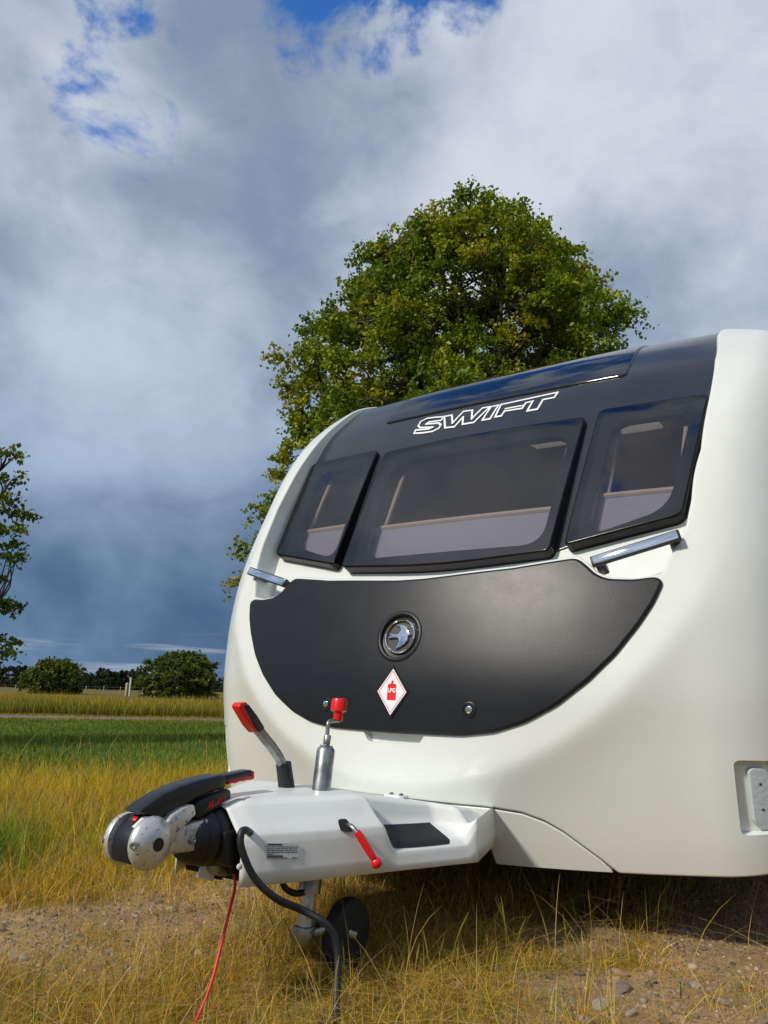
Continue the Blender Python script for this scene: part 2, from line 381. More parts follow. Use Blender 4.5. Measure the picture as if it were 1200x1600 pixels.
def panel(name, S, P, off, thick, bev, m, parent, holes=(), h=.03, seg=4, hole_depth=0., m_wall=None, top=True, offf=None):
    """raised panel with a rounded rim that follows surface S"""
    P = ccw(P); nn = outn(P); V = []; Nn = []; F = []; MI = []
    def ofs(Q, o): return o if offf is None else o + offf(Q[:, 0], Q[:, 1])
    def put(Q, o): return S(Q[:, 0], Q[:, 1]) + snorm(S, Q[:, 0], Q[:, 1]) * np.asarray(ofs(Q, o) if offf is not None else o * np.ones(len(Q)))[:, None]
    inset = P - nn * bev
    holes = [ccw(q) for q in holes]
    ov, tr = fill(inset, holes, h)
    base = 0
    if top:
        V.append(put(ov, off)); Nn.append(snorm(S, ov[:, 0], ov[:, 1])); F += [tuple(t) for t in tr]; MI += [0] * len(tr); base = len(ov)
    n = len(P); rows = []
    for k in range(seg + 1):
        a = math.pi / 2 * k / seg; Q = P - nn * bev * (1 - math.sin(a)); o = off - bev * (1 - math.cos(a))
        rows.append((Q, o, a))
    rows.append((P, off - thick, math.pi / 2))
    start = base
    for Q, o, a in rows:
        p3 = put(Q, o); sn = snorm(S, Q[:, 0], Q[:, 1]); q3 = put(Q + nn * .002, o); od = q3 - p3; od /= np.linalg.norm(od, axis=1)[:, None] + 1e-12
        V.append(p3); Nn.append(sn * math.cos(a) + od * math.sin(a))
    wallmi = 1 if m_wall else 0
    for r in range(len(rows) - 1):
        a0 = start + r * n; b0 = a0 + n
        for i in range(n):
            j = (i + 1) % n; F.append((a0 + i, b0 + i, b0 + j, a0 + j)); MI.append(wallmi)
    base = start + len(rows) * n
    if hole_depth:
        for q in holes:
            m_ = len(q); on = outn(q); sn = snorm(S, q[:, 0], q[:, 1]); od = put(q - on * .002, off) - put(q, off); od /= np.linalg.norm(od, axis=1)[:, None] + 1e-12
            for o in (off, off - hole_depth): V.append(put(q, o)); Nn.append(od)
            for i in range(m_):
                j = (i + 1) % m_; F.append((base + i, base + j, base + m_ + j, base + m_ + i)); MI.append(wallmi)
            base += 2 * m_
    me = mesh_np(name, np.vstack(V), F, True, np.vstack(Nn))
    o = link(name, me, [m] + ([m_wall] if m_wall else []), parent); me.polygons.foreach_set('material_index', MI); return o
def mirror(right):   # right-half trace from top centre to bottom centre (x>0) -> closed outline
    r = [np.array(p) for p in right]; return r + [np.array([-p[0], p[1]]) for p in r[::-1]]
def ribbon(S, P, w, off, closed=True, step=.006):
    """thin printed line following a path on a surface -> verts, faces"""
    P = np.asarray(P, float)
    if closed: P = np.vstack([P, P[:1]])
    V = []; Fq = []
    for a, b in zip(P[:-1], P[1:]):
        d = b - a; l = np.linalg.norm(d); d /= l; nrm = np.array([-d[1], d[0]]) * w / 2; a2 = a - d * w * .45; b2 = b + d * w * .45
        k = max(1, int(l / .03)); o = len(V)
        for s in np.linspace(0, 1, k + 1):
            c = a2 + (b2 - a2) * s
            for q in (c + nrm, c - nrm): V.append(S(q[0], q[1]) + off * snorm(S, q[0], q[1]))
        for s in range(k): Fq.append((o + 2 * s, o + 2 * s + 1, o + 2 * s + 3, o + 2 * s + 2))
        off += .00012
    return V, Fq

# ------------------------------------------------------------------ ground, road
def hnoise(x, y, s, seed=0):
    """cheap smooth value noise"""
    x = np.asarray(x) * s; y = np.asarray(y) * s; xi = np.floor(x); yi = np.floor(y); fx = x - xi; fy = y - yi; fx = fx * fx * (3 - 2 * fx); fy = fy * fy * (3 - 2 * fy)
    def hsh(a, b): v = np.sin(a * 127.1 + b * 311.7 + seed * 74.7) * 43758.5453; return v - np.floor(v)
    return (hsh(xi, yi) * (1 - fx) + hsh(xi + 1, yi) * fx) * (1 - fy) + (hsh(xi, yi + 1) * (1 - fx) + hsh(xi + 1, yi + 1) * fx) * fy
def qdist(x, y): return -(x - CAM[0]) * .7071 + (y - CAM[1]) * .7071       # distance from the camera towards the field road
def rdist(x, y): return (x - CAM[0]) * .7071 + (y - CAM[1]) * .7071         # along the road
def dirt(x, y):
    d = np.zeros_like(np.asarray(x, float))
    for cx, cy, a, b, ang in ((-.80, -1.0, .60, .42, .5), (-.66, -.62, .44, .46, .3), (-.80, -.15, .36, .48, .0), (-1.5, -1.25, .5, .3, .6), (.95, -.18, .40, .34, .2), (1.05, .30, .45, .6, .0), (.95, 1.0, .5, .9, .0), (1.3, -.6, .6, .4, .0), (.55, .15, .25, .3, 0)):
        c, s = math.cos(ang), math.sin(ang); u = ((x - cx) * c + (y - cy) * s) / a; v = (-(x - cx) * s + (y - cy) * c) / b
        d = np.maximum(d, np.exp(-(u * u + v * v) * 1.1))
    return np.clip((d - .30 + .45 * (hnoise(x, y, 3.1, 5) - .5) + .25 * (hnoise(x, y, 11, 6) - .5)) * 3.0, 0, 1)
def zg(x, y):
    d = np.hypot(x, y + .5)
    z = -.010 * np.clip(d - 4, 0, None)
    z = z + .02 * (hnoise(x, y, 1.3, 1) - .5) * np.clip(d * .8, .25, 1.3) + .016 * (hnoise(x, y, 5.5, 2) - .5) + .007 * (hnoise(x, y, 15, 7) - .5) + .6 * (hnoise(x, y, .02, 3) - .5) * np.clip((d - 40) / 60, 0, 1)
    return z - .006
def build_ground():
    rr = np.concatenate([np.linspace(.03, 4.2, 110), np.geomspace(4.3, 40, 90), np.geomspace(41.5, 1800, 60)]); na = 420
    an = np.linspace(0, 2 * math.pi, na, endpoint=False); A, B = np.meshgrid(rr, an, indexing='ij')
    X = -.1 + A * np.cos(B); Y = -.5 + A * np.sin(B)
    V = np.stack([X, Y, zg(X, Y)], -1).reshape(-1, 3)
    V = np.vstack([V, [[-.1, -.5, float(zg(np.array(-.1), np.array(-.5)))]]])
    nr = len(rr); i = np.arange(nr - 1)[:, None] * na; j = np.arange(na)[None]; j2 = (j + 1) % na
    q = np.stack([i + j, i + na + j, i + na + j2, i + j2], -1).reshape(-1, 4)
    tri = np.stack([np.full(na, nr * na), np.arange(na), (np.arange(na) + 1) % na], -1)
    loops = np.concatenate([q.ravel(), tri.ravel()]); sizes = np.concatenate([np.full(len(q), 4), np.full(len(tri), 3)])
    x, y = V[:, 0], V[:, 1]; qd = qdist(x, y) + .5 * (hnoise(x, y, .8, 9) - .5)
    D = dirt(x, y)[:, None]
    soil = np.array([.34, .22, .115]) * (.8 + .4 * hnoise(x, y, 6, 3))[:, None]; straw = np.array([.26, .17, .035]) * (.6 + .7 * hnoise(x, y, 9, 4))[:, None]
    col = straw * (1 - D) + soil * D
    def band(lo, hi, c, w=.4):
        nonlocal col
        m = (np.clip((qd - lo) / w + .5, 0, 1) * np.clip((hi - qd) / w + .5, 0, 1))[:, None]; col = col * (1 - m) + np.array(c) * m * (.8 + .4 * hnoise(x, y, 2, 8))[:, None]
    away = 1
    band(7.0, 18.6, (.07, .115, .014), .8); band(18.4, 21.8, (.20, .14, .03), .3); band(21.6, 45, (.10, .085, .018), .4); band(45, 5000, (.16, .125, .03), 4)
    me = fast_mesh('ground', V, loops, sizes, col); me.polygons.foreach_set('use_smooth', [True] * len(me.polygons))
    m = bpy.data.materials.new('earth_and_turf'); m.use_nodes = True; t = m.node_tree; b = t.nodes['Principled BSDF']; b.inputs['Roughness'].default_value = .95; b.inputs['Specular IOR Level'].default_value = .15
    at = t.nodes.new('ShaderNodeAttribute'); at.attribute_name = 'Col'; tcn = t.nodes.new('ShaderNodeTexCoord')
    n = t.nodes.new('ShaderNodeTexNoise'); n.inputs['Scale'].default_value = 38; n.inputs['Detail'].default_value = 8; n.inputs['Roughness'].default_value = .7; t.links.new(tcn.outputs['Object'], n.inputs['Vector'])
    mr = t.nodes.new('ShaderNodeMapRange'); mr.inputs[1].default_value = .3; mr.inputs[2].default_value = .7; mr.inputs[3].default_value = .55; mr.inputs[4].default_value = 1.35; t.links.new(n.outputs['Fac'], mr.inputs[0])
    mx = t.nodes.new('ShaderNodeMix'); mx.data_type = 'RGBA'; mx.blend_type = 'MULTIPLY'; mx.inputs[0].default_value = 1; t.links.new(at.outputs['Color'], mx.inputs[6]); t.links.new(mr.outputs[0], mx.inputs[7]); t.links.new(mx.outputs[2], b.inputs['Base Color'])
    bp = t.nodes.new('ShaderNodeBump'); bp.inputs['Strength'].default_value = .6; bp.inputs['Distance'].default_value = .012; t.links.new(n.outputs['Fac'], bp.inputs['Height']); t.links.new(bp.outputs[0], b.inputs['Normal'])
    o = link('ground', me, m); tag(o, kind='structure')
build_ground()
def build_road():
    s = np.concatenate([np.linspace(-120, -20, 21), np.linspace(-16, 40, 57), np.linspace(44, 160, 24)]); V = []
    for k in s:
        for q in (19.15, 19.8, 20.45):
            x = CAM[0] - .7071 * q + .7071 * k; y = CAM[1] + .7071 * q + .7071 * k
            V.append((x, y, float(zg(np.array(x), np.array(y))) + (.03 if q == 19.8 else .012)))
    F = []
    for i in range(len(s) - 1):
        for j in range(2): F.append((3 * i + j, 3 * i + 3 + j, 3 * i + 4 + j, 3 * i + 1 + j))
    o = link('road', mesh_np('road', V, F), mat('asphalt', (.17, .16, .17), .9, bump=(40, .4, .01), var=(3, (.12, .115, .12), .4, .7))); tag(o, kind='structure')
build_road()

# ------------------------------------------------------------------ grass (uncountable)
def attr_mat(name, rough=.6, trans=.35, spec=.2):
    m = bpy.data.materials.new(name); m.use_nodes = True; t = m.node_tree; b = t.nodes['Principled BSDF']; b.inputs['Roughness'].default_value = rough; b.inputs['Specular IOR Level'].default_value = spec
    at = t.nodes.new('ShaderNodeAttribute'); at.attribute_name = 'Col'; t.links.new(at.outputs['Color'], b.inputs['Base Color'])
    if trans:
        tl = t.nodes.new('ShaderNodeBsdfTranslucent'); t.links.new(at.outputs['Color'], tl.inputs[0]); mx = t.nodes.new('ShaderNodeMixShader'); mx.inputs[0].default_value = trans
        t.links.new(b.outputs[0], mx.inputs[1]); t.links.new(tl.outputs[0], mx.inputs[2]); t.links.new(mx.outputs[0], t.nodes['Material Output'].inputs[0])
    return m
GRASS = attr_mat('grass_blade', .55, .35)
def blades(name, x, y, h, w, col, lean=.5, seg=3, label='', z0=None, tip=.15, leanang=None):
    n = len(x); z = zg(x, y) - .01 if z0 is None else z0
    h = np.broadcast_to(h, (n,)); w = np.broadcast_to(w, (n,)); ang = rng.uniform(0, 2 * math.pi, n); la = rng.uniform(0, 2 * math.pi, n) if leanang is None else leanang
    ln = np.abs(rng.normal(0, lean, n)) + .05; V = np.zeros((n, 2 * seg + 1, 3)); C = np.zeros((n, 2 * seg + 1, 3)); dx, dy = np.cos(ang), np.sin(ang)
    for k in range(seg + 1):
        s = k / seg; bend = ln * s ** 1.7 * h; up = h * s * (1 / np.sqrt(1 + (ln * s) ** 2)); cx = x + np.cos(la) * bend; cy = y + np.sin(la) * bend; cz = z + up
        ww = w * (1 - s * .75) / 2
        shade = (.75 + .4 * s)
        if k < seg:
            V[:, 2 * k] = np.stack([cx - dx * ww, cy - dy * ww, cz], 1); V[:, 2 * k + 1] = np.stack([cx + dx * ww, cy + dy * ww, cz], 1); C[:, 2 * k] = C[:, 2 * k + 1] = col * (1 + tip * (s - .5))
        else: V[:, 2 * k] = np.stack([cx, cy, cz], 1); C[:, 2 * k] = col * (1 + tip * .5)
    base = (np.arange(n) * (2 * seg + 1))[:, None]; L_ = []; 
    lp = []; sz = []
    for k in range(seg - 1): lp += [2 * k, 2 * k + 1, 2 * k + 3, 2 * k + 2]; sz.append(4)
    lp += [2 * seg - 2, 2 * seg - 1, 2 * seg]; sz.append(3)
    loops = (base + np.array(lp)[None]).ravel(); sizes = np.tile(sz, n)
    me = fast_mesh(name, V.reshape(-1, 3), loops, sizes, C.reshape(-1, 3)); me.polygons.foreach_set('use_smooth', [True] * len(me.polygons))
    o = link(name, me, GRASS); tag(o, label, 'grass', kind='stuff'); return o
def mixcol(n, cols, jit=.25, wts=None):
    c = np.array(cols)[rng.choice(len(cols), n, p=wts)]; return np.clip(c * (1 + rng.normal(0, jit, (n, 1))), .004, .8)
GOLD = [(.76, .47, .022), (.68, .41, .02), (.76, .54, .07), (.54, .34, .02), (.52, .42, .025)]
GREEN = [(.12, .20, .02), (.16, .24, .025), (.22, .26, .03), (.10, .16, .016)]
def footprint(x, y, m=0.): return (np.abs(x) < 1.05 + m) & (y > -.05 - m)
def scatter(n, x0, x1, y0, y1): return rng.uniform(x0, x1, n), rng.uniform(y0, y1, n)
# 1. short matted straw everywhere near
def near_grass():
    # short dry turf
    x, y = scatter(330000, -3.2, 2.6, -2.3, 3.2); k = (qdist(x, y) < 6.5) & (qdist(x, y) > .6)
    p = (1 - dirt(x, y) * np.where(hnoise(x, y, 6.5, 33) > .74, .6, .985)) * (.35 + .65 * hnoise(x, y, 2.3, 12)) * np.where(footprint(x, y, -.1), .45, 1.); k &= rng.random(len(x)) < p
    d = np.hypot(x - CAM[0], y - CAM[1]); k &= (d > .9); x, y = x[k], y[k]; n = len(x)
    g = hnoise(x, y, 1.4, 21)[:, None]; col = np.where(rng.random((n, 1)) < .05 + .2 * g, mixcol(n, GREEN), mixcol(n, [(.70, .42, .03), (.60, .35, .03), (.70, .49, .10), (.50, .29, .025), (.42, .29, .03)], .3))
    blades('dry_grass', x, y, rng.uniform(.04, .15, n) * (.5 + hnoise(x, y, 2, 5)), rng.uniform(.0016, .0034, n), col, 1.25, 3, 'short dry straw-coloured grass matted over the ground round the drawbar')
    # lying straw
    x, y = scatter(14000, -3, 1.9, -2, 2.4); k = (qdist(x, y) < 5) & (rng.random(len(x)) < .25 + .75 * (1 - dirt(x, y))); x, y = x[k], y[k]; n = len(x)
    blades('fallen_straw', x, y, rng.uniform(.12, .30, n), rng.uniform(.0016, .003, n), mixcol(n, [(.52, .37, .12), (.42, .28, .07), (.55, .42, .2)]), 3.2, 4, 'pale loose straw stalks lying across turf and stones')
    # tall golden grass to the left behind the coupling
    x, y = scatter(150000, -7.5, .8, -3.5, 7.5); q = qdist(x, y); r = rdist(x, y)
    edge = 3.15 + .45 * (hnoise(x, y, .9, 31) - .5) + .25 * np.clip(r + .3, -1, 3)
    k = (q > edge) & (q < 6.9 + .8 * (hnoise(x, y, .7, 3) - .5)) & ~footprint(x, y, .06) & (rng.random(len(x)) < .25 + .75 * hnoise(x, y, 1.6, 41)); x, y = x[k], y[k]; n = len(x); q = q[k]
    gm = np.clip((hnoise(x, y, .9, 51) - .45) * 2.2 + .8 * np.exp(-((x + 1.95) ** 2 + (y + .45) ** 2) / .22), 0, .95)[:, None]
    col = np.where(rng.random((n, 1)) < gm * .5 + .03, mixcol(n, [(.24, .29, .025), (.34, .34, .03), (.18, .23, .02), (.42, .38, .04)]), mixcol(n, GOLD))
    hh = rng.uniform(.10, .27, n) * np.clip((q - 2.75) / .9, .25, 1.0)
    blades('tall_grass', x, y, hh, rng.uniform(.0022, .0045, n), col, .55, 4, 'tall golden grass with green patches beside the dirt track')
    # green tuft
    m = 5200; a = rng.normal(0, 1, (m, 2)); x = -1.85 + a[:, 0] * .18 - a[:, 1] * .05; y = -.62 + a[:, 1] * .18; k = ~footprint(x, y); x, y = x[k], y[k]; n = len(x)
    blades('green_grass_clump', x, y, rng.uniform(.08, .20, n), rng.uniform(.003, .006, n), mixcol(n, [(.14, .27, .02), (.20, .31, .03), (.11, .19, .015)]), .55, 4, 'fresh green grass clump at the edge of the dirt track')
near_grass()
def seed_stalks():
    # stems with seed heads
    xs = []; ys = []
    a, b = scatter(900, -6, -.9, -1.2, 6); k = (qdist(a, b) > 3.3) & (qdist(a, b) < 6.5) & ~footprint(a, b, .1); xs.append(a[k]); ys.append(b[k])
    a, b = scatter(110, -.35, .75, -.6, .7); xs.append(a); ys.append(b)
    a, b = scatter(30, -.1, .5, -1.05, -.5); xs.append(a); ys.append(b)
    x = np.concatenate(xs); y = np.concatenate(ys); n = len(x); h = rng.uniform(.26, .46, n); h[-140:] = rng.uniform(.07, .19, 140); V = []; Fq = []; Cc = []
    for i in range(n):
        la = rng.uniform(0, 6.28); ln = abs(rng.normal(0, .3)) + .05; z = float(zg(np.array(x[i]), np.array(y[i]))); w = .0011; pts = []
        for s in np.linspace(0, 1, 6): pts.append((x[i] + math.cos(la) * ln * s ** 2 * h[i], y[i] + math.sin(la) * ln * s ** 2 * h[i], z + h[i] * s))
        c = np.array(random.choice([(.45, .33, .09), (.33, .30, .06), (.28, .28, .05), (.5, .38, .14)])) * random.uniform(.8, 1.15)
        ws = [w, w, w, w * .9, .0021, .0006]
        for ax in ((1, 0), (0, 1)):
            o = len(V)
            for p, ww in zip(pts, ws):
                V.append((p[0] - ww * ax[0], p[1] - ww * ax[1], p[2])); V.append((p[0] + ww * ax[0], p[1] + ww * ax[1], p[2])); Cc += [c, c]
            for k in range(5): Fq.append((o + 2 * k, o + 2 * k + 1, o + 2 * k + 3, o + 2 * k + 2))
    Fq = np.array(Fq); me = fast_mesh('seed_stalks', np.array(V), Fq.ravel(), np.full(len(Fq), 4), np.array(Cc))
    tag(link('seed_stalks', me, GRASS), 'thin grass stalks with seed heads sticking up out of the grass', 'grass', kind='stuff')
seed_stalks()
def field_grass():
    def zone(n, q0, q1, r0, r1):
        q = rng.uniform(q0, q1, n); r = rng.uniform(r0, r1, n); return CAM[0] - .7071 * q + .7071 * r, CAM[1] + .7071 * q + .7071 * r
    x, y = zone(95000, 6.3, 18.8, -7.5, 9.5); k = ~footprint(x, y, .1); x, y = x[k], y[k]; n = len(x)
    blades('lawn_grass', x, y, rng.uniform(.03, .085, n), rng.uniform(.008, .016, n), mixcol(n, [(.125, .20, .016), (.155, .22, .02), (.20, .235, .022), (.10, .165, .014)]) * (.8 + .5 * hnoise(x, y, .6, 71))[:, None], .6, 2, 'short mown green lawn between the golden grass and the lane')
    x, y = zone(16000, 18.5, 19.25, -16, 16); x2, y2 = zone(22000, 20.35, 21.8, -16, 16); x = np.r_[x, x2]; y = np.r_[y, y2]; n = len(x)
    blades('verge_grass', x, y, rng.uniform(.03, .09, n), rng.uniform(.008, .016, n), mixcol(n, [(.44, .31, .04), (.36, .26, .04), (.28, .23, .04)]), .6, 2, 'short yellow verge grass along both sides of the lane')
    q = 21.6 + rng.exponential(2.6, 85000); r = rng.uniform(-17, 17, 85000) * (1 + (q - 21) * .03); x = CAM[0] - .7071 * q + .7071 * r; y = CAM[1] + .7071 * q + .7071 * r; n = len(x)
    t_ = hnoise(x, y, .35, 81); hh = rng.uniform(.32, .60, n) * (.75 + .4 * hnoise(x, y, .5, 82))
    front = np.clip(1 - (q - 21.6) / 1.4, 0, 1)
    hh = hh * (1 - .35 * front * rng.random(n))
    gsel = rng.random(n) < .25 + .5 * front
    col = np.where(gsel[:, None], mixcol(n, [(.11, .16, .02), (.16, .19, .025), (.20, .20, .028)]), mixcol(n, [(.48, .33, .035), (.40, .28, .03), (.30, .24, .03)]))
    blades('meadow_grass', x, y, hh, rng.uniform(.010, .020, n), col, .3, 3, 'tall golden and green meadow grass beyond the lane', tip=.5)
field_grass()

# ------------------------------------------------------------------ stones
STONE = mat('stone', (.29, .24, .20), .85, var=(14, (.18, .14, .115), .35, .65), bump=(25, .6, .01))
STONEP = mat('pale_stone', (.45, .40, .35), .85, var=(18, (.31, .26, .22), .4, .7), bump=(30, .6, .01))
STONEO = mat('ochre_stone', (.40, .25, .12), .8, var=(14, (.28, .18, .09), .35, .65), bump=(25, .4, .01))
def stone_mesh(seed):
    r = np.random.default_rng(seed); bm = bmesh.new(); bmesh.ops.create_icosphere(bm, subdivisions=3, radius=1)
    cut = [(r.normal(0, 1, 3), r.uniform(.55, .85)) for _ in range(9)]; cut = [(n / np.linalg.norm(n), d) for n, d in cut]
    for v in bm.verts:
        p = np.array(v.co)
        for n, d in cut:
            e = p @ n - d
            if e > 0: p = p - n * e * .92
        v.co = p + r.normal(0, .012, 3)
    bm.normal_update(); me = bpy.data.meshes.new('stone'); bm.to_mesh(me); bm.free(); me.polygons.foreach_set('use_smooth', [True] * len(me.polygons)); me.set_sharp_from_angle(angle=R(32)); return me
SM = [[stone_mesh(s) for s in range(6)] for _ in range(3)]
for k, m in enumerate((STONE, STONEP, STONEO)):
    for me in SM[k]: me.materials.append(m)
def put_stone(x, y, s, k, label, group, flat=.62):
    o = bpy.data.objects.new('stone', SM[k][random.randrange(6)]); COL.objects.link(o)
    o.location = (x, y, float(zg(np.array(x), np.array(y))) + s * flat * .35); o.scale = (s * random.uniform(.9, 1.3), s * random.uniform(.75, 1.05), s * flat * random.uniform(.8, 1.1)); o.rotation_euler = (random.uniform(-.25, .25), random.uniform(-.25, .25), random.uniform(0, 6.28)); tag(o, label, 'stone', group)
def gp(px, py): p = hit(px, py, 2, 0); return p[0], p[1]
LT = ('grey-brown stone lying in the dirt track beyond the coupling', 'stones in the dirt track'); RT = ('grey stone in the stony ground under the caravan corner', 'stones under the caravan corner')
def pxs(px): return px * .0019
for px, py, w, k in ((290, 1362, 14, 0), (300, 1350, 10, 0), (225, 1388, 9, 1), (248, 1405, 13, 0), (135, 1397, 10, 1), (8, 1412, 12, 1), (85, 1428, 11, 0), (42, 1448, 9, 1), (118, 1458, 14, 1), (175, 1455, 16, 0), (165, 1485, 12, 0), (20, 1492, 22, 1), (40, 1494, 12, 1), (262, 1388, 9, 1), (306, 1400, 8, 1), (330, 1412, 11, 0), (216, 1418, 8, 0), (298, 1420, 16, 0), (95, 1512, 14, 0), (150, 1440, 7, 0), (60, 1470, 8, 0), (200, 1500, 9, 0), (240, 1440, 8, 1), (345, 1398, 9, 1)):
    x, y = gp(px, py); put_stone(x, y, pxs(w) * .62, k, ('pale ' if k else 'dark ') + LT[0], ('pale ' if k else 'dark ') + LT[1])
for px, py, w, k in ((973, 1540, 26, 0), (940, 1565, 20, 1), (872, 1578, 16, 0), (912, 1592, 17, 1), (985, 1577, 14, 1), (1130, 1558, 15, 1), (1085, 1537, 13, 1), (1066, 1533, 13, 0), (1068, 1452, 14, 1), (1050, 1523, 9, 0), (1100, 1483, 11, 0), (1020, 1530, 12, 0), (1005, 1560, 10, 1), (1150, 1535, 12, 0), (1040, 1590, 12, 0), (1180, 1565, 10, 1), (905, 1515, 15, 0), (1165, 1445, 10, 0), (1075, 1410, 9, 1), (1010, 1463, 10, 0), (1045, 1465, 10, 0), (1085, 1580, 12, 0), (1195, 1590, 14, 0), (960, 1595, 10, 1), (895, 1558, 9, 1), (1025, 1548, 8, 1), (1125, 1520, 9, 0), (1110, 1545, 8, 0)):
    x, y = gp(px, py); put_stone(x, y, pxs(w) * .62, k, ('pale ' if k else 'dark ') + RT[0], ('pale ' if k else 'dark ') + RT[1])
x, y = gp(968, 1518); put_stone(x, y, .024, 2, 'rounded ochre pebble on the dark stony ground', None, .8)
x, y = gp(716, 1540); put_stone(x, y, .020, 2, 'ochre stone half hidden in dry grass under the drawbar cover', None, .7)
def gravel():
    V = []; F = []; C = []
    a, b = scatter(70000, -2.6, 2.2, -2.0, 2.2); k = (rng.random(len(a)) < dirt(a, b)); a, b = a[k], b[k]; n = len(a); s = rng.gamma(1.6, .0022, n) + .0012; z = zg(a, b)
    T = np.array([(1, 0, -.25), (-.5, .87, -.25), (-.5, -.87, -.25), (.3, .5, .55), (.2, -.55, .5), (-.6, .05, .6)]); Fi = np.array([(0, 1, 3), (1, 5, 3), (1, 2, 5), (2, 4, 5), (2, 0, 4), (0, 3, 4), (3, 5, 4)])
    an = rng.uniform(0, 6.28, n); ca, sa = np.cos(an)[:, None], np.sin(an)[:, None]; j = T[None] * (1 + rng.normal(0, .2, (n, 6, 3)))
    X = (j[..., 0] * ca - j[..., 1] * sa) * s[:, None] + a[:, None]; Y = (j[..., 0] * sa + j[..., 1] * ca) * s[:, None] * .9 + b[:, None]; Z = j[..., 2] * s[:, None] * .8 + z[:, None] + .001
    V = np.stack([X, Y, Z], -1).reshape(-1, 3); base = (np.arange(n) * 6)[:, None, None]; Fq = (base + Fi[None]).reshape(-1, 3)
    c = np.repeat(mixcol(n, [(.27, .20, .13), (.20, .145, .095), (.36, .29, .22), (.26, .17, .09)], .22), 6, 0)
    o = link('gravel', fast_mesh('gravel', V, Fq.ravel(), np.full(len(Fq), 3), c), attr_mat('gravel', .9, 0, .2)); tag(o, 'small gravel and stone chips in the bare dirt', 'gravel', kind='stuff')
gravel()

# ------------------------------------------------------------------ trees
LEAF = attr_mat('leaf', .5, .38, .3); BARK = mat('bark', (.10, .08, .06), .9, var=(9, (.06, .05, .04), .35, .65), bump=(14, .8, .03))
def leaves(cent, size, cols, droop=.35, seed=1):
    """diamond leaves at the given centres -> verts, quads(2 tris), colours"""
    r = np.random.default_rng(seed); n = len(cent); size = np.broadcast_to(size, (n,)) * r.uniform(.7, 1.25, n)
    nr = r.normal(0, 1, (n, 3)); nr[:, 2] = np.abs(nr[:, 2]) * .9 + .25; nr /= np.linalg.norm(nr, axis=1)[:, None]
    t = r.normal(0, 1, (n, 3)); t[:, 2] -= droop * 2; t -= nr * np.sum(t * nr, 1)[:, None]; t /= np.linalg.norm(t, axis=1)[:, None] + 1e-9; b = np.cross(nr, t)
    s = size[:, None]; V = np.stack([cent - t * s * .5, cent + b * s * .40 + nr * s * .10 - t * s * .05, cent + t * s * .55 - nr * s * .06, cent - b * s * .40 + nr * s * .10 - t * s * .05], 1).reshape(-1, 3)
    q = np.arange(n * 4).reshape(n, 4); tri = np.concatenate([q[:, [0, 1, 2]], q[:, [0, 2, 3]]], 1).reshape(-1, 3)
    return V, tri, np.repeat(cols, 4, 0)
def limb_bm(bm, a, b, r0, r1, wob=.06, n=7, sag=0.):
    a = np.array(a, float); b = np.array(b, float); L_ = np.linalg.norm(b - a); P = []
    ph = rng.uniform(-1, 1, (2, 3)) * wob * L_
    for s in np.linspace(0, 1, 8): P.append(a + (b - a) * s + ph[0] * math.sin(math.pi * s) + ph[1] * math.sin(2 * math.pi * s) * .5 - np.array([0, 0, sag * L_ * s * s]))
    tube(P, np.linspace(r0, r1, 8), n, bm); return np.array(P)
def make_tree(name, base, sprays, leafsize, nleaf, puff, pal, label, trunk_h, trunk_r, twig=.012, group=None, seed=3, limbs=None, cat='tree', droop=.35, dark=.0):
    """sprays: (n,3) puff centres in world space"""
    r = np.random.default_rng(seed); root = empty(name, base); tag(root, label, cat, group); base = np.array(base, float); sp = np.asarray(sprays, float) - base
    bm = bmesh.new(); top = np.array([sp[:, 0].mean() * .5, sp[:, 1].mean() * .5, trunk_h]); P = limb_bm(bm, (0, 0, -.05), top, trunk_r, trunk_r * .45, .02, 10)
    n = len(sp); idx = r.permutation(n); prim = idx[:min(n, limbs or max(8, n // 12))]; paths = []
    for i in prim:
        d = sp[i]; k = min(7, max(2, int(7 * np.clip(d[2] / max(trunk_h, .1) * .62, .2, 1)))); paths.append(limb_bm(bm, P[k], d, trunk_r * .32, twig * 1.3, .07, 6))
    allp = np.vstack(paths) if paths else P
    for i in idx[len(prim):]:
        k = np.argmin(np.linalg.norm(allp - sp[i] * [.92, .92, 1] + [0, 0, .15], axis=1)); limb_bm(bm, allp[k], sp[i], twig * 1.6, twig * .6, .08, 5)
    link('trunk', from_bm('trunk', bm), BARK, root)
    cen = []; cc = []; pal = np.array(pal); zmin, zmax = sp[:, 2].min(), sp[:, 2].max(); ctr = sp.mean(0)
    for i in range(n):
        m = int(nleaf * r.uniform(.6, 1.35)); out = sp[i] - ctr; out[2] *= .4; out /= np.linalg.norm(out) + 1e-6
        # a puff is a few short twigs with leaves along them
        tw = r.integers(5, 9); c = []
        for _ in range(tw):
            d = out * .7 + r.normal(0, .75, 3); d[2] = d[2] * .6 + .05; d /= np.linalg.norm(d); l = puff * r.uniform(.5, 1.25); k = max(2, m // tw); s = r.uniform(.1, 1, k) ** .8
            c.append(sp[i] + d * l * s[:, None] + r.normal(0, puff * .10, (k, 3)) - np.array([0, 0, 1.]) * (l * .22 * s ** 2)[:, None])
        c = np.vstack(c); cen.append(c); base_c = pal[r.integers(len(pal))]; cc.append(np.clip(base_c * (1 + r.normal(0, .22, (len(c), 1))) , .004, .6))
    V, tri, C_ = leaves(np.vstack(cen), leafsize, np.vstack(cc), droop, seed + 9)
    link('crown', fast_mesh(name + '_crown', V, tri.ravel(), np.full(len(tri), 3), C_), LEAF, root); return root
LIME = [(.20, .275, .010), (.26, .31, .012), (.15, .225, .010), (.33, .335, .016), (.12, .19, .009), (.22, .27, .010)]
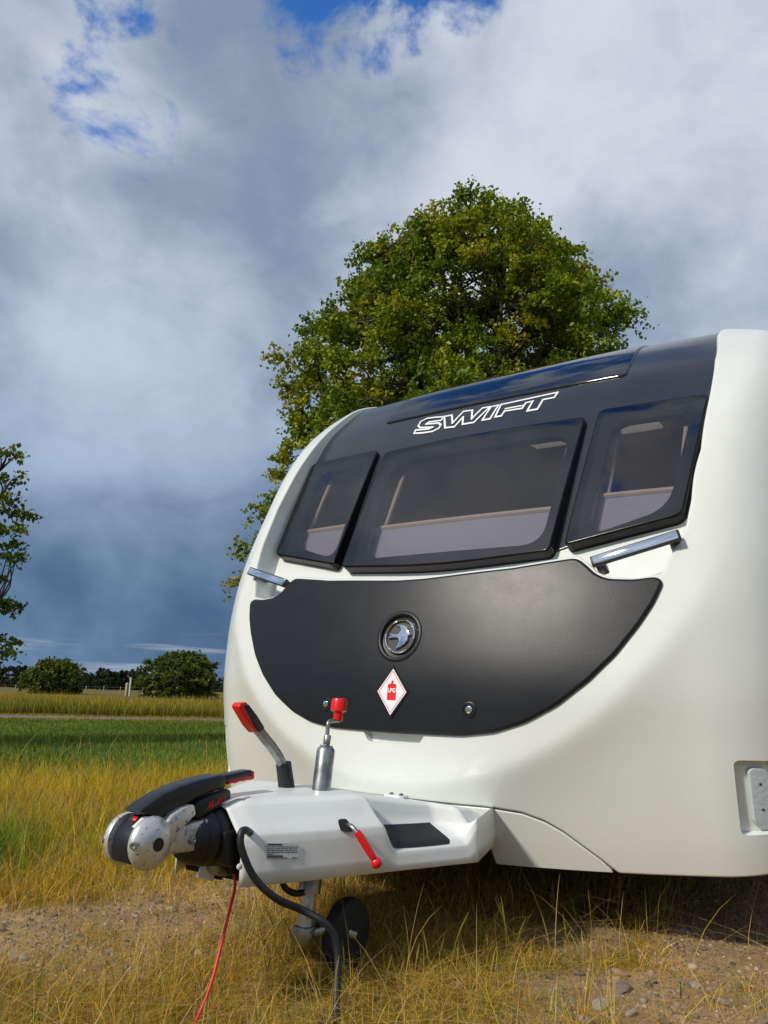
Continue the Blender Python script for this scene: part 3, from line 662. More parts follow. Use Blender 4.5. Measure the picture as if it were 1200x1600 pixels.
def big_tree():
    D = 20.; ax = atD(735, 700, D); base = (ax[0], ax[1], float(zg(ax[0], ax[1]))); r = np.random.default_rng(11); P = []
    lvl = [(372, 60), (382, 110), (396, 165), (410, 205), (450, 225), (500, 255), (560, 285), (620, 312), (700, 340), (780, 366), (850, 372), (920, 350), (1000, 300), (1060, 240)]
    zs = np.array([atD(735, a, D)[2] for a, _ in lvl])[::-1]; rs = np.array([b for _, b in lvl])[::-1] / FPX * D - .52
    hollows = [(atD(742, 475, D - 3.2), 1.15), (atD(800, 520, D - 3.6), .8), (atD(600, 590, D - 4.2), .9), (atD(660, 420, D - 2.8), .6), (atD(880, 505, D - 3.), .7), (atD(530, 650, D - 4), .7)]
    while len(P) < 1600:
        z = r.uniform(zs[0], zs[-1]); rad = np.interp(z, zs, rs); a = r.uniform(0, 6.283)
        lump = 1 + .13 * math.sin(3 * a + z * .9) + .09 * math.sin(5 * a - z * 1.7 + 1) + .05 * math.sin(9 * a + z * 2.3)
        f = r.uniform(.2, 1.) ** .40; R_ = rad * lump * f * .93
        if r.random() > rad / 6.0 + .25: continue
        c3 = np.array((ax[0] + R_ * math.cos(a), ax[1] + R_ * math.sin(a), z + r.normal(0, .12)))
        if math.sin(c3[0] * 1.7 + 1.3 * math.sin(c3[2] * .8)) * math.sin(c3[1] * 1.9 + c3[2] * .7) * math.sin(c3[2] * 1.5 + c3[0] * .6) > .42: continue
        if any(np.linalg.norm(c3 - h_) < q_ for h_, q_ in hollows): continue
        P.append(c3)
    for px, py in ((965, 485), (970, 495), (945, 500), (915, 470), (905, 425), (880, 400), (845, 375), (790, 338), (760, 358), (700, 368), (655, 372), (600, 395), (585, 420), (570, 440), (510, 510), (490, 560), (480, 650), (450, 720), (460, 700), (425, 800), (440, 780), (500, 590), (955, 520), (925, 510)):
        P.append(atD(px, py, D + r.uniform(-1.5, 1.5)))
    make_tree('lime_tree', base, P, .105, 210, .66, LIME, 'tall dense green lime tree standing behind the caravan', 10.5, .33, .02, seed=5, limbs=60)
big_tree()
def left_tree():
    D = 11.; tr = atD(-230, 900, D + .4); base = (tr[0], tr[1], float(zg(tr[0], tr[1]))); r = np.random.default_rng(21); P = []
    tips = ((40, 705), (40, 745), (32, 775), (60, 800), (42, 822), (35, 848), (45, 866), (12, 895), (38, 945), (20, 935), (34, 1000), (22, 1020))
    for px, py in tips:
        for s in (0, .1, .2, .32, .45, .65): P.append(atD(px - 14 - s * 85, py + 4 - s * 6 + r.normal(0, 3), D + r.uniform(-.15, .15)))
    for _ in range(620):
        a = r.uniform(0, 6.28); z = r.uniform(1.1, 5.4); rad = 1.55 * (1 - (z - 1.1) / 5.2) * r.uniform(.1, 1.) ** .6; P.append((tr[0] + rad * math.cos(a), tr[1] + rad * math.sin(a), z))
    make_tree('field_tree', base, P, .06, 34, .17, [(.14, .20, .018), (.18, .23, .022), (.11, .165, .016)], 'dark green tree with drooping leafy sprays at the edge of the lawn', 4.6, .12, .008, seed=8, limbs=40, droop=.8)
left_tree()
def bush(name, px0, px1, ytop, ybase, D, seed, label, pal):
    a = atD((px0 + px1) / 2, ybase, D); w = (px1 - px0) / FPX * D / 2; h = (ybase - ytop) / FPX * D * 1.0; base = (a[0], a[1], float(zg(a[0], a[1]))); r = np.random.default_rng(seed); P = []
    htot = atD(0.5 * (px0 + px1), ytop, D)[2] - base[2]
    for _ in range(330):
        an = r.uniform(0, 6.28); s = r.uniform(.06, 1); prof = math.sqrt(max(.02, 1 - ((s - .38) / .64) ** 2)) * (1 + .16 * math.sin(an * 3 + s * 5) + .10 * math.sin(an * 7 - s * 9)); rr = w * .90 * prof * r.uniform(.2, 1.05) ** .5
        P.append((base[0] + rr * math.cos(an), base[1] + rr * math.sin(an), base[2] + s * htot * .93 * (1 + .10 * math.sin(an * 2 + seed) * (rr / w))))
    make_tree(name, base, P, .20, 60, .62, pal, label, htot * .6, .14, .02, 'rounded field bushes beyond the meadow', seed, 20, 'bush')
HAW = [(.085, .125, .012), (.11, .145, .014), (.07, .105, .010), (.14, .16, .016)]
bush('hawthorn_bush', 43, 120, 1031, 1086, 78, 31, 'smaller rounded green bush beyond the meadow fence', HAW)
bush('hawthorn_bush', 224, 336, 1019, 1092, 66, 32, 'larger rounded dark green bush beyond the meadow', HAW)
def far_trees():
    r = np.random.default_rng(77); protos = []
    for k in range(4):
        P = []; H = 7.; Wd = (2.6, 3.4, 2.1, 4.2)[k]
        for _ in range(45):
            an = r.uniform(0, 6.28); s = r.uniform(.15, 1); prof = math.sqrt(max(.02, 1 - ((s - .5) / .55) ** 2)); rr = Wd * prof * r.uniform(.2, 1) ** .5; P.append((rr * math.cos(an), rr * math.sin(an), s * H))
        protos.append((P, H, Wd))
    made = []
    xs = [-130, -95, -60, -30, -8, 14, 32, 126, 138, 152, 161, 168, 176, 184, 192, 204, 212, 221, 330, 350, 372, 395]
    for i, px in enumerate(xs):
        D = 330 + r.uniform(-30, 40); a = atD(px, 1060, D); base = (a[0], a[1], float(zg(a[0], a[1])) - .2); k = i % 4
        lab = 'distant dark tree in the line across the far field'
        if i < 4:
            o = make_tree('distant_tree', (0, 0, 0), protos[k][0], .9, 34, 1.1, [(.025, .045, .012), (.035, .055, .014), (.03, .05, .02)], lab, 4, .22, .05, 'distant tree line', 90 + i, 8); made.append(o)
        else:
            s = made[k]; o = s.copy(); COL.objects.link(o)
            for ch in s.children: c = ch.copy(); COL.objects.link(c); c.parent = o
        o.location = base; f = r.uniform(.75, 1.15) * (1.25 if px < 40 else 1.0); o.scale = (f, f, f); o.rotation_euler[2] = r.uniform(0, 6.28)
far_trees()
def hedge():
    r = np.random.default_rng(55); n = 26000; s = r.uniform(-260, 330, n); q = 390 + r.normal(0, 6, n) + 25 * np.sin(s * .02); x = CAM[0] - .7071 * q + .7071 * s; y = CAM[1] + .7071 * q + .7071 * s
    hgt = 2.2 + 1.8 * hnoise(s, q * 0, .09, 4) + 1.2 * hnoise(s, q * 0, .4, 5); z = zg(x, y) + r.uniform(0, 1, n) * hgt
    V, tri, C_ = leaves(np.stack([x, y, z], 1), 1.5, mixcol(n, [(.03, .05, .015), (.04, .06, .018), (.035, .055, .025)]), .2, 4)
    tag(link('distant_hedge', fast_mesh('distant_hedge', V, tri.ravel(), np.full(len(tri), 3), C_), LEAF), 'long dark hedge and wood along the far horizon', 'hedge', kind='stuff')
hedge()
def fence():
    root = None; POST = mat('fence_post_wood', (.38, .30, .20), .9, bump=(20, .5, .02)); PALE = mat('pale_post', (.55, .55, .53), .8)
    pts = []
    for px in range(-60, 361, 28):
        D = 84; a = atD(px + random.uniform(-5, 5), 1075, D); pts.append((a[0], a[1], float(zg(a[0], a[1]))))
    root = empty('field_fence', pts[0]); tag(root, 'low wooden post and wire fence across the field beyond the meadow', 'fence'); o0 = np.array(pts[0])
    for p in pts:
        bm = bmesh.new(); box(bm, tuple(np.array(p) - o0 + [0, 0, .38]), (.06, .06, .8)); bm_bevel(bm, .01, 1); link('post', from_bm('post', bm), POST, root)
    for h in (.4, .7):
        link('wire', from_bm('wire', tube(np.array(pts) - o0 + [0, 0, h], .012, 5)), STEEL, root)
    p = atD(203, 1078, 74); b = (p[0], p[1], float(zg(p[0], p[1]))); rt = empty('marker_post', b); tag(rt, 'thin pale upright marker post in front of the field fence', 'post')
    bm = bmesh.new(); box(bm, (0, 0, .75), (.13, .13, 1.6)); bm_bevel(bm, .012, 2); link('shaft', from_bm('shaft', bm), PALE, rt); bm = bmesh.new(); box(bm, (0, 0, 1.57), (.17, .17, .06)); bm_bevel(bm, .012, 2); link('cap', from_bm('cap', bm), PALE, rt)
    p = atD(198, 1080, 70); b = (p[0], p[1], float(zg(p[0], p[1]))); rt = empty('gate_post', b); tag(rt, 'short thick tan wooden post beside the pale marker post', 'post')
    bm = bmesh.new(); box(bm, (0, 0, .5), (.22, .22, 1.1)); bm_bevel(bm, .025, 2); link('shaft', from_bm('shaft', bm), POST, rt); bm = lathe([(0, .11), (.06, .08), (.09, 0)], (0, 0, 1.05), (0, 0, 1), 10); link('cap', from_bm('cap', bm), POST, rt)
fence()

# ------------------------------------------------------------------ caravan
CV = empty('caravan', (0, 0, 0)); tag(CV, 'white touring caravan with charcoal front locker and three tinted front windows', 'caravan')
def walls_only(*a, **k): return panel(*a, top=False, **k)
def pane_only(name, S, P, off, m, parent, h=.05, offf=None):
    P = ccw(P); ov, tr = fill(P, (), h); nn = snorm(S, ov[:, 0], ov[:, 1]); o_ = off + (offf(ov[:, 0], ov[:, 1]) if offf else 0 * ov[:, 0])
    me = mesh_np(name, S(ov[:, 0], ov[:, 1]) + nn * o_[:, None], [tuple(t) for t in tr], True, nn); return link(name, me, m, parent)
# lid outline
lt = trace(SA, [(660, 903), (700, 898), (800, 886), (880, 873), (901, 870), (916, 881), (931, 896), (950, 903), (990, 904), (1027, 899), (1038, 908)], .012)
lo = trace(SA, [(1022, 942), (1000, 975), (962, 1023), (920, 1064), (870, 1103), (820, 1130), (770, 1146), (720, 1151), (670, 1149)], .012, .6, .8)
lid_half = [np.array([0., lt[0][1]])] + lt + lo + [np.array([0., lo[-1][1] - .002])]
lid_half = [p for p in lid_half if p[0] >= 0]
LIDP = resample(mirror(lid_half), .012)
for _ in range(2): LIDP = .25 * np.roll(LIDP, 1, 0) + .5 * LIDP + .25 * np.roll(LIDP, -1, 0)
# arch inner edge
ai = trace(SA, [(1071, 822), (1080, 780), (1095, 700), (1108, 620), (1117, 560), (1120, 524)], 0, 1., 1.6)
inner = [np.array([0., lt[0][1] + .012])] + [p + np.array([0, .012]) for p in lt[:5]] + [p + np.array([.008, .010]) for p in lt[5:9]] + [lt[9] + np.array([.012, .014])] + ai
xi = ai[-1][0]
seam = trace(SA, [(640, 1250), (760, 1262), (815, 1271), (850, 1284), (880, 1301), (910, 1323), (940, 1345), (966, 1362)], 0, .4, .4)
ZB = .200
seam = [np.array([0., seam[0][1]])] + [p for p in seam if p[0] > .02]; seam[-1][1] = ZB
TT = 3.2
shell_half = inner + [np.array([xi, TT]), np.array([UEND, TT]), np.array([UEND, ZB])] + [p for p in seam[::-1]]
SHELL = resample(mirror(shell_half), .012)
# recess for the marker light, and finger recess under the lid
ml = trace(SA, [(1152, 1188), (1152, 1306)], 0, 1., .6); mu = .5 * (ml[0][0] + ml[1][0]); mt1, mt0 = ml[0][1], ml[1][1]
MLP = rounded([(mu, mt0), (mu + .135, mt0), (mu + .135, mt1), (mu, mt1)], .02, .01)
fr = trace(SA, [(566, 1147), (577, 1158), (652, 1163), (668, 1152)], 0, 0., .6); fx = .5 * (abs(fr[0][0]) + abs(fr[3][0])); ft = fr[1][1]
FRP = rounded([(-fx * .78, ft), (fx * .78, ft), (fx, ft + .045), (-fx, ft + .045)], .012, .008)
shell = panel('body_shell', SA, SHELL, 0., .13, .010, WHITE, CV, holes=[MLP, MLP * [-1, 1], FRP], h=.0125, hole_depth=.03)
for sgn in (1, -1):
    P = MLP * [sgn, 1]; pane_only('light_recess', SA, ccw(P), -.029, WHITE, CV, .02)
    w_ = MLP.mean(0) + [.012, 0]; hw, hh = .032, (mt1 - mt0) * .39
    lp = rounded([(sgn * (w_[0] - hw), w_[1] - hh), (sgn * (w_[0] + hw), w_[1] - hh), (sgn * (w_[0] + hw), w_[1] + hh), (sgn * (w_[0] - hw), w_[1] + hh)], .02, .006)
    ml_ = panel('marker_light', SA, lp, -.012, .016, .004, LENS, CV, h=.012)
    for k in (-1, 1):
        c = np.array([sgn * w_[0], w_[1] + k * hh * .45]); q = SA(c[0], c[1]); n_ = snorm(SA, c[0], c[1]); link('screw', from_bm('screw', lathe([(0, .004), (.002, .004), (.003, 0)], q - n_ * .0125, n_, 10)), PRINTK, ml_)
pane_only('finger_recess', SA, FRP, -.029, WHITE, CV, .02)
# front skirt with the drawbar opening
skh = [p + np.array([0, -.005]) for p in seam[:-1]] + [seam[-1] + np.array([-.014, .001]), np.array([.318, ZB]), np.array([.302, .338]), np.array([.285, .362]), np.array([0, .366])]
SK = mirror([p for p in skh]); SKP = resample(SK, .010)
panel('front_skirt', SA, SKP, -.004, .03, .004, WHITE, CV, h=.025)
# lid with emblem recess
bu, bt = 0., inv(SA, 628, 994, 0, .95, .012)[1]
def disc(cu, ct, r, n=44): return np.array([(cu + r * math.cos(2 * math.pi * i / n), ct + r * math.sin(2 * math.pi * i / n)) for i in range(n)])
panel('locker_lid', SA, LIDP, .014, .018, .012, LID, CV, holes=[disc(bu, bt, .078)], h=.03, hole_depth=.013)['label'] = 'charcoal grained locker lid'
def frame(S, u, t, off=0.):
    n = snorm(S, u, t); o = S(u, t) + n * off; ex = S(u + .01, t) - S(u - .01, t); ex /= np.linalg.norm(ex); return o, ex, np.cross(n, ex), n
# emblem
O, ex, ey, nn_ = frame(SA, bu, bt, 0.)
bd = link('badge', from_bm('badge', lathe([(.0012, 0), (.0012, .064), (.003, .077), (.0135, .0785), (.0165, .082), (.0172, .086), (.0162, .091), (.0130, .096)], O, nn_, 48, caps=False)), LID, CV)
ring = [(.002, .0575), (.012, .0580), (.0145, .0610), (.012, .0640), (.0015, .0650), (.0015, .0575), (.002, .0575)]
link('ring', from_bm('ring', lathe(ring, O, nn_, 48, caps=False)), CHROME, bd)
bird = [(-.92, .24), (-.45, .13), (-.12, .16), (.06, .42), (-.10, .66), (-.48, .80), (.10, .76), (.46, .62), (.60, .36), (.84, .12), (.64, .02), (.66, -.26), (.46, -.52), (.18, -.70), (-.26, -.88), (-.02, -.58), (.02, -.30), (-.12, -.12), (-.5, -.10), (-.92, -.14), (-.62, .05)]
bm = bmesh.new(); va = [bm.verts.new(O + ex * x * .056 + ey * y * .056 + nn_ * .004) for x, y in bird]; f_ = bm.faces.new(va)
r_ = bmesh.ops.extrude_face_region(bm, geom=[f_]); vs = [v for v in r_['geom'] if isinstance(v, bmesh.types.BMVert)]
for v in vs: v.co += Vector(nn_ * .009)
cen_ = Vector(O + nn_ * .012)
top = [f for f in r_['geom'] if isinstance(f, bmesh.types.BMFace)]
bmesh.ops.triangulate(bm, faces=bm.faces); bm_bevel(bm, .0022, 2, 40)
link('bird', from_bm('bird', bm), CHROME, bd)
link('disc', from_bm('disc', lathe([(.0025, 0), (.0025, .0575), (.001, .058)], O, nn_, 40, caps=False)), mat('badge_grey', (.035, .035, .037), .35), bd)
# warning sticker
su, st_ = inv(SA, 614.5, 1081, 0, .75, .014); su = 0.
O, ex, ey, nn_ = frame(SA, su, st_, .014); hw, hh = .061, .080
def quad(name, corners, off, m, parent, th=.0015):
    bm = bmesh.new(); va = [bm.verts.new(O + ex * x + ey * y + nn_ * off) for x, y in corners]; f_ = bm.faces.new(va); r_ = bmesh.ops.extrude_face_region(bm, geom=[f_])
    for v in r_['geom']:
        if isinstance(v, bmesh.types.BMVert): v.co -= Vector(nn_ * th)
    return link(name, from_bm(name, bm, False), m, parent)
D4 = lambda s: [(hw * s, 0), (0, hh * s), (-hw * s, 0), (0, -hh * s)]
fr_ = quad('warning_sticker', D4(1.13), .003, LID, CV, .008); quad('sticker_face', D4(1.0), .0042, STICK, fr_)
bm = bmesh.new(); a_, b_ = D4(.91), D4(.87); va = [bm.verts.new(O + ex * x + ey * y + nn_ * .0047) for x, y in a_]; vb = [bm.verts.new(O + ex * x + ey * y + nn_ * .0047) for x, y in b_]
for i in range(4): bm.faces.new((va[i], va[(i + 1) % 4], vb[(i + 1) % 4], vb[i]))
link('border', from_bm('border', bm, False), PRINTR, fr_)
cyl = [(-.0185, -.029), (.0185, -.029), (.0185, .018), (.0165, .025), (.011, .0275), (.0045, .028), (.0045, .033), (.006, .034), (.006, .037), (.001, .039), (-.004, .037), (-.004, .033), (-.0045, .028), (-.011, .0275), (-.0165, .025), (-.0185, .018)]
quad('gas_cylinder_print', cyl, .0048, PRINTR, fr_, .0004)
def lettering(name, s, size, O, ex, ey, nn_, m, parent, shear=0., sx=1.):
    me = text_mesh(s, size, shear, 0., size * .03)
    for v in me.vertices: v.co = Vector(O + ex * v.co.x * sx + ey * v.co.y + nn_ * v.co.z)
    me.materials.clear(); return link(name, me, m, parent)
lettering('lettering', 'LPG', .0195, O + nn_ * .0054 + ey * .004, ex, ey, nn_, PRINTW, fr_)
# locks
for px, py in ((733, 1109), (509, 1100)):
    u_, t_ = inv(SA, px, py, .2, .7, .014); O, ex, ey, nn_ = frame(SA, u_, t_, .012)
    lk = link('lock', from_bm('lock', lathe([(0, .027), (.004, .026), (.005, .022), (.001, .019), (.001, .0)], O, nn_, 28)), LID, CV)
    link('barrel', from_bm('barrel', lathe([(.001, .0125), (.005, .012), (.006, .010), (.006, 0)], O, nn_, 20)), CHROME, lk)
    bm = bmesh.new(); box(bm, (0, 0, 0), (.009, .0028, .002)); bmesh.ops.transform(bm, matrix=Matrix(((ex[0], ey[0], nn_[0], (O + nn_ * .0062)[0]), (ex[1], ey[1], nn_[1], (O + nn_ * .0062)[1]), (ex[2], ey[2], nn_[2], (O + nn_ * .0062)[2]), (0, 0, 0, 1))), verts=bm.verts); link('keyhole', from_bm('keyhole', bm, False), PRINTK, lk)

# windows
def woff(u, t): return -.045 * (np.clip(t, 1.2, 2.) - 1.25)
wb = trace(SI, [(700, 882), (800, 874), (866, 863), (884, 856), (960, 839), (1078, 808)], .006, .4, 1.25)
DKH = [np.array([0., wb[0][1]])] + [p for p in wb if p[0] > 0] + [np.array([1.0, wb[-1][1] + .004]), np.array([1.0, 3.0]), np.array([0, 3.0])]
DKP = resample(mirror(DKH), .02)
cw = trace(SI, [(700, 880), (858, 859), (912, 641)], .06, .5, 1.4)
cwh = [np.array([0, cw[0][1] - .006]), cw[1], cw[2], np.array([0, cw[2][1] + .012])]
CWP = rounded([cwh[1], cwh[2], cwh[3], cwh[2] * [-1, 1], cwh[1] * [-1, 1], cwh[0]], [.025, .03, .3, .03, .025, .3])
rw = trace(SI, [(879, 851), (1066, 801), (1106, 603), (932, 630)], .06, .8, 1.5)
RWP = rounded(rw, [.025, .03, .03, .03])
def shrink(P, d): P = ccw(P); return P - outn(P) * d
def aperture(corners, d, rad):
    c = np.mean(corners, 0); Q = []
    for p in corners: v = np.array(p) - c; Q.append(c + v - np.sign(v) * d)
    return rounded(Q, rad, .015)
CAP = aperture([cwh[1] * [-1, 1], cwh[1], cwh[2], cwh[2] * [-1, 1]], .062, .085); RAP = aperture(rw, .062, .08); LAP = RAP * [-1, 1]
sk_ = trace(SI, [(979, 583)], .02, .65, 2.05)[0]
RHOLE = rounded([(sk_[0] - .05, sk_[1] + .05), (sk_[0] - .06, 2.80), (-sk_[0] + .06, 2.80), (-sk_[0] + .05, sk_[1] + .05)], .06, .02)
dk = panel('upper_panel', SI, DKP, .006, .02, .006, PANEL, CV, holes=[CAP, RAP, LAP, RHOLE], h=.035, hole_depth=.03); dk['label'] = 'graphite grey upper front panel'
ledh = [np.array([p[0], p[1] + .02]) for p in DKH[:-3]] + [np.array([1.02, wb[-1][1] + .03]), np.array([1.02, 1.02]), np.array([0, 1.10])]
panel('window_ledge', SI, resample(mirror(ledh), .02), 0., .02, .004, WHITE, CV, h=.03)
for nm, P, A_ in (('c', CWP, CAP), ('r', RWP, RAP), ('l', RWP * [-1, 1], LAP)):
    wn = walls_only('window', SI, P, .056, .064, .007, GLOSSBLK, CV, offf=woff, h=.1); pane_only('pane', SI, shrink(P, .0055), .0557, GLASS, wn, .05, woff)
    # pleated blind, its rail and the side rails inside the aperture
    A_ = ccw(A_); u0, u1 = A_[:, 0].min() - .01, A_[:, 0].max() + .01; t0 = A_[:, 1].min() - .01
    rise = 0. if nm == 'c' else (rw[1][1] - rw[0][1]) * (1 if nm == 'r' else -1)
    us = np.linspace(u0, u1, 14); ts = np.linspace(0, .19, 39); V = []; Fq = []
    for j, tt in enumerate(ts):
        for u_ in us:
            V.append(SI(u_, t0 + tt) + snorm(SI, u_, t0 + tt) * (-.05 + (.0045 if j % 2 else -.0045)))
    for j in range(len(ts) - 1):
        for i in range(len(us) - 1): a_ = j * len(us) + i; Fq.append((a_, a_ + 1, a_ + 1 + len(us), a_ + len(us)))
    bl = link('blind', mesh_np('blind', V, Fq, False), BLIND, wn)
    bm = bmesh.new()
    P0 = [SI(u_, t0 + .197) + snorm(SI, u_, t0 + .197) * -.048 for u_ in np.linspace(u0, u1, 8)]; tube(P0, .013, 8, bm)
    link('blind_rail', from_bm('blind_rail', bm), RAIL, wn)
    for uu in (u0 + .035, u1 - .035):
        bm = bmesh.new(); tube([SI(uu, s) + snorm(SI, uu, s) * -.062 for s in np.linspace(t0 - .02, A_[:, 1].max() + .02, 8)], .011, 8, bm); link('side_rail', from_bm('side_rail', bm), RAIL, wn)
# roof window
sk_ = trace(SI, [(979, 583)], .02, .65, 2.05)[0]
RWN = rounded([(sk_[0], sk_[1]), (sk_[0] - .015, 2.85), (-sk_[0] + .015, 2.85), (-sk_[0], sk_[1])], [.03, .05, .05, .03], .015)
rwn = panel('roof_window', SI, RWN, .014, .012, .008, ROOFTINT, CV, h=.04, m_wall=ROOFGLASS); rwn['label'] = 'glossy tinted roof window'
# maker's name
def zz(P): return [(640 + x / 5, 600 + y / 5) for x, y in P]
LET = [zz([(264, 258), (245, 283), (150, 297), (128, 313), (225, 305), (245, 318), (228, 345), (180, 370), (100, 382), (36, 386), (47, 361), (150, 352), (182, 338), (85, 342), (68, 328), (88, 295), (135, 270), (200, 262)]),
       zz([(272, 253), (330, 242), (335, 305), (420, 214), (490, 204), (485, 272), (568, 188), (630, 178), (502, 300), (414, 315), (418, 258), (350, 335), (278, 343)]),
       zz([(637, 177), (694, 165), (628, 271), (568, 281)]),
       zz([(716, 160), (1157, 64), (1130, 104), (1042, 121), (998, 196), (918, 210), (963, 134), (908, 147), (880, 190), (742, 212), (716, 250), (668, 258)])]
nm_ = None
for q in LET:
    P = np.array(trace(SI, q, .008, .1, 2.)); V, Fq = ribbon(SI, P, .0095, .0078); link('letter', mesh_np('letter', V, Fq, False), PRINTW, dk)
V, Fq = ribbon(SI, np.array(trace(SI, zz([(748, 192), (888, 166)]), .008, .1, 2.)), .008, .0078, False); link('letter', mesh_np('letter', V, Fq, False), PRINTW, dk)
# grab handles
for sgn in (1, -1):
    p0 = np.array([.680, .030, 1.186]); p1 = np.array([.945, .085, 1.262]); n_ = np.array([.22, -.93, .28])
    for p in (p0, p1): p[0] *= sgn
    n_[0] *= sgn; d = p1 - p0; L_ = np.linalg.norm(d); d /= L_; n_ -= d * (n_ @ d); n_ /= np.linalg.norm(n_); v_ = np.cross(n_, d) * (1 if sgn > 0 else -1); v_ = v_ if v_[2] > 0 else -v_
    Mx = Matrix(((d[0], v_[0], n_[0]), (d[1], v_[1], n_[1]), (d[2], v_[2], n_[2]))); mid = (p0 + p1) / 2
    bm = bmesh.new(); box(bm, mid, (L_ + .012, .037, .020), Mx); bm_bevel(bm, .004, 2); gh = link('grab_handle', from_bm('grab_handle', bm), BLKPL, CV)
    bm = bmesh.new(); box(bm, mid + n_ * .0098, (L_ - .004, .028, .004), Mx); bm_bevel(bm, .0015, 2); link('chrome_strip', from_bm('chrome_strip', bm), CHROME, gh)
    for p in (p0 + d * .018, p1 - d * .018):
        bm = bmesh.new(); box(bm, p - n_ * .05, (.034, .030, .09), Mx); bm_bevel(bm, .006, 2); link('foot', from_bm('foot', bm), BLKPL, gh)
# sides, roof, floor, interior
sd = SA(np.full(60, UEND), np.linspace(ZB, TT, 60))
for sgn in (1, -1):
    pts = [(p[0], p[1], p[2]) for p in sd] + [(WHALF, 5.8, 2.28), (WHALF, 5.8, ZB + .02)]
    link('side_wall', from_bm('side_wall', prism([(sgn * (p[0] - .002), p[1] - .01, p[2]) for p in pts], 0, sgn * (WHALF - .003), sgn * (WHALF - .03), 0)), WHITE, CV)
HO = [rounded([(.17, 1.86), (.42, 1.86), (.42, 2.06), (.17, 2.06)], .03, .02), rounded([(-.40, 1.92), (-.06, 1.92), (-.06, 2.08), (-.40, 2.08)], .03, .02)]
flat = lambda z: (lambda u, t: np.stack([np.asarray(u, float), np.asarray(t, float), np.full(np.shape(u), float(z))], -1))
def slab(name, z, x0, x1, y0, y1, m, holes=()):
    P = resample(np.array([(x0, y0), (x1, y0), (x1, y1), (x0, y1)], float), .1); ov, tr = fill(P, [ccw(h) for h in holes], .25); return link(name, mesh_np(name, flat(z)(ov[:, 0], ov[:, 1]), [tuple(t) for t in tr], False), m, CV)
slab('roof', 2.425, -.98, .98, 1.35, 5.8, WHITE, HO); ce = slab('ceiling', 2.30, -1.04, 1.04, 1.15, 5.75, INTW, HO)
for h in HO:
    h = ccw(h); V = [(*p, 2.298) for p in h] + [(*p, 2.435) for p in h]; n = len(h); link('hatch_frame', mesh_np('hatch_frame', V, [(i, (i + 1) % n, n + (i + 1) % n, n + i) for i in range(n)]), HATCH, CV)
    ov, tr = fill(h, (), .1); link('roof_hatch', mesh_np('roof_hatch', flat(2.432)(ov[:, 0], ov[:, 1]), [tuple(t) for t in tr]), HATCHPANE, CV)
def boxpart(name, c, s, m, parent=None, bev=.004, rot=None):
    bm = bmesh.new(); box(bm, c, s, rot); bm_bevel(bm, bev, 2); return link(name, from_bm(name, bm), m, parent or CV)
boxpart('underfloor', (0, 3.1, .30), (1.9, 5.2, .05), DARK)
boxpart('rear_wall', (0, 5.78, 1.3), (2.08, .04, 2.05), WHITE)
boxpart('interior_floor', (0, 2.6, .47), (2.0, 4.6, .04), INT); boxpart('partition_wall', (0, 4.6, 1.4), (2.04, .04, 1.74), INT)
for sgn in (1, -1):
    boxpart('interior_wall', (sgn * 1.10, 2.95, 1.3), (.02, 3.3, 1.6), INTW); boxpart('overhead_locker', (sgn * .86, 2.4, 2.06), (.30, 2.8, .36), INT, bev=.02)
for sgn in (1, -1):
    wh = link('road_wheel', from_bm('road_wheel', lathe([(-.09, .20), (-.09, .30), (-.06, .325), (.06, .325), (.09, .30), (.09, .20)], (sgn * .93, 3.1, .322), (1, 0, 0), 32)), TYRE, CV)
    link('rim', from_bm('rim', lathe([(-.05, 0), (-.05, .205), (.05, .205), (.05, 0)], (sgn * .93, 3.1, .322), (1, 0, 0), 24)), ALU, wh)
    link('chassis_rail', from_bm('chassis_rail', tube([(sgn * .04, -.93, .325), (sgn * .25, -.10, .325), (sgn * .30, .3, .31), (sgn * .45, 5., .29)], .028, 6)), DARK, CV)
boxpart('axle', (0, 3.1, .30), (1.8, .09, .09), DARK)
boxpart('bulkhead', (0, .16, .37), (1.7, .02, .2), DARK)

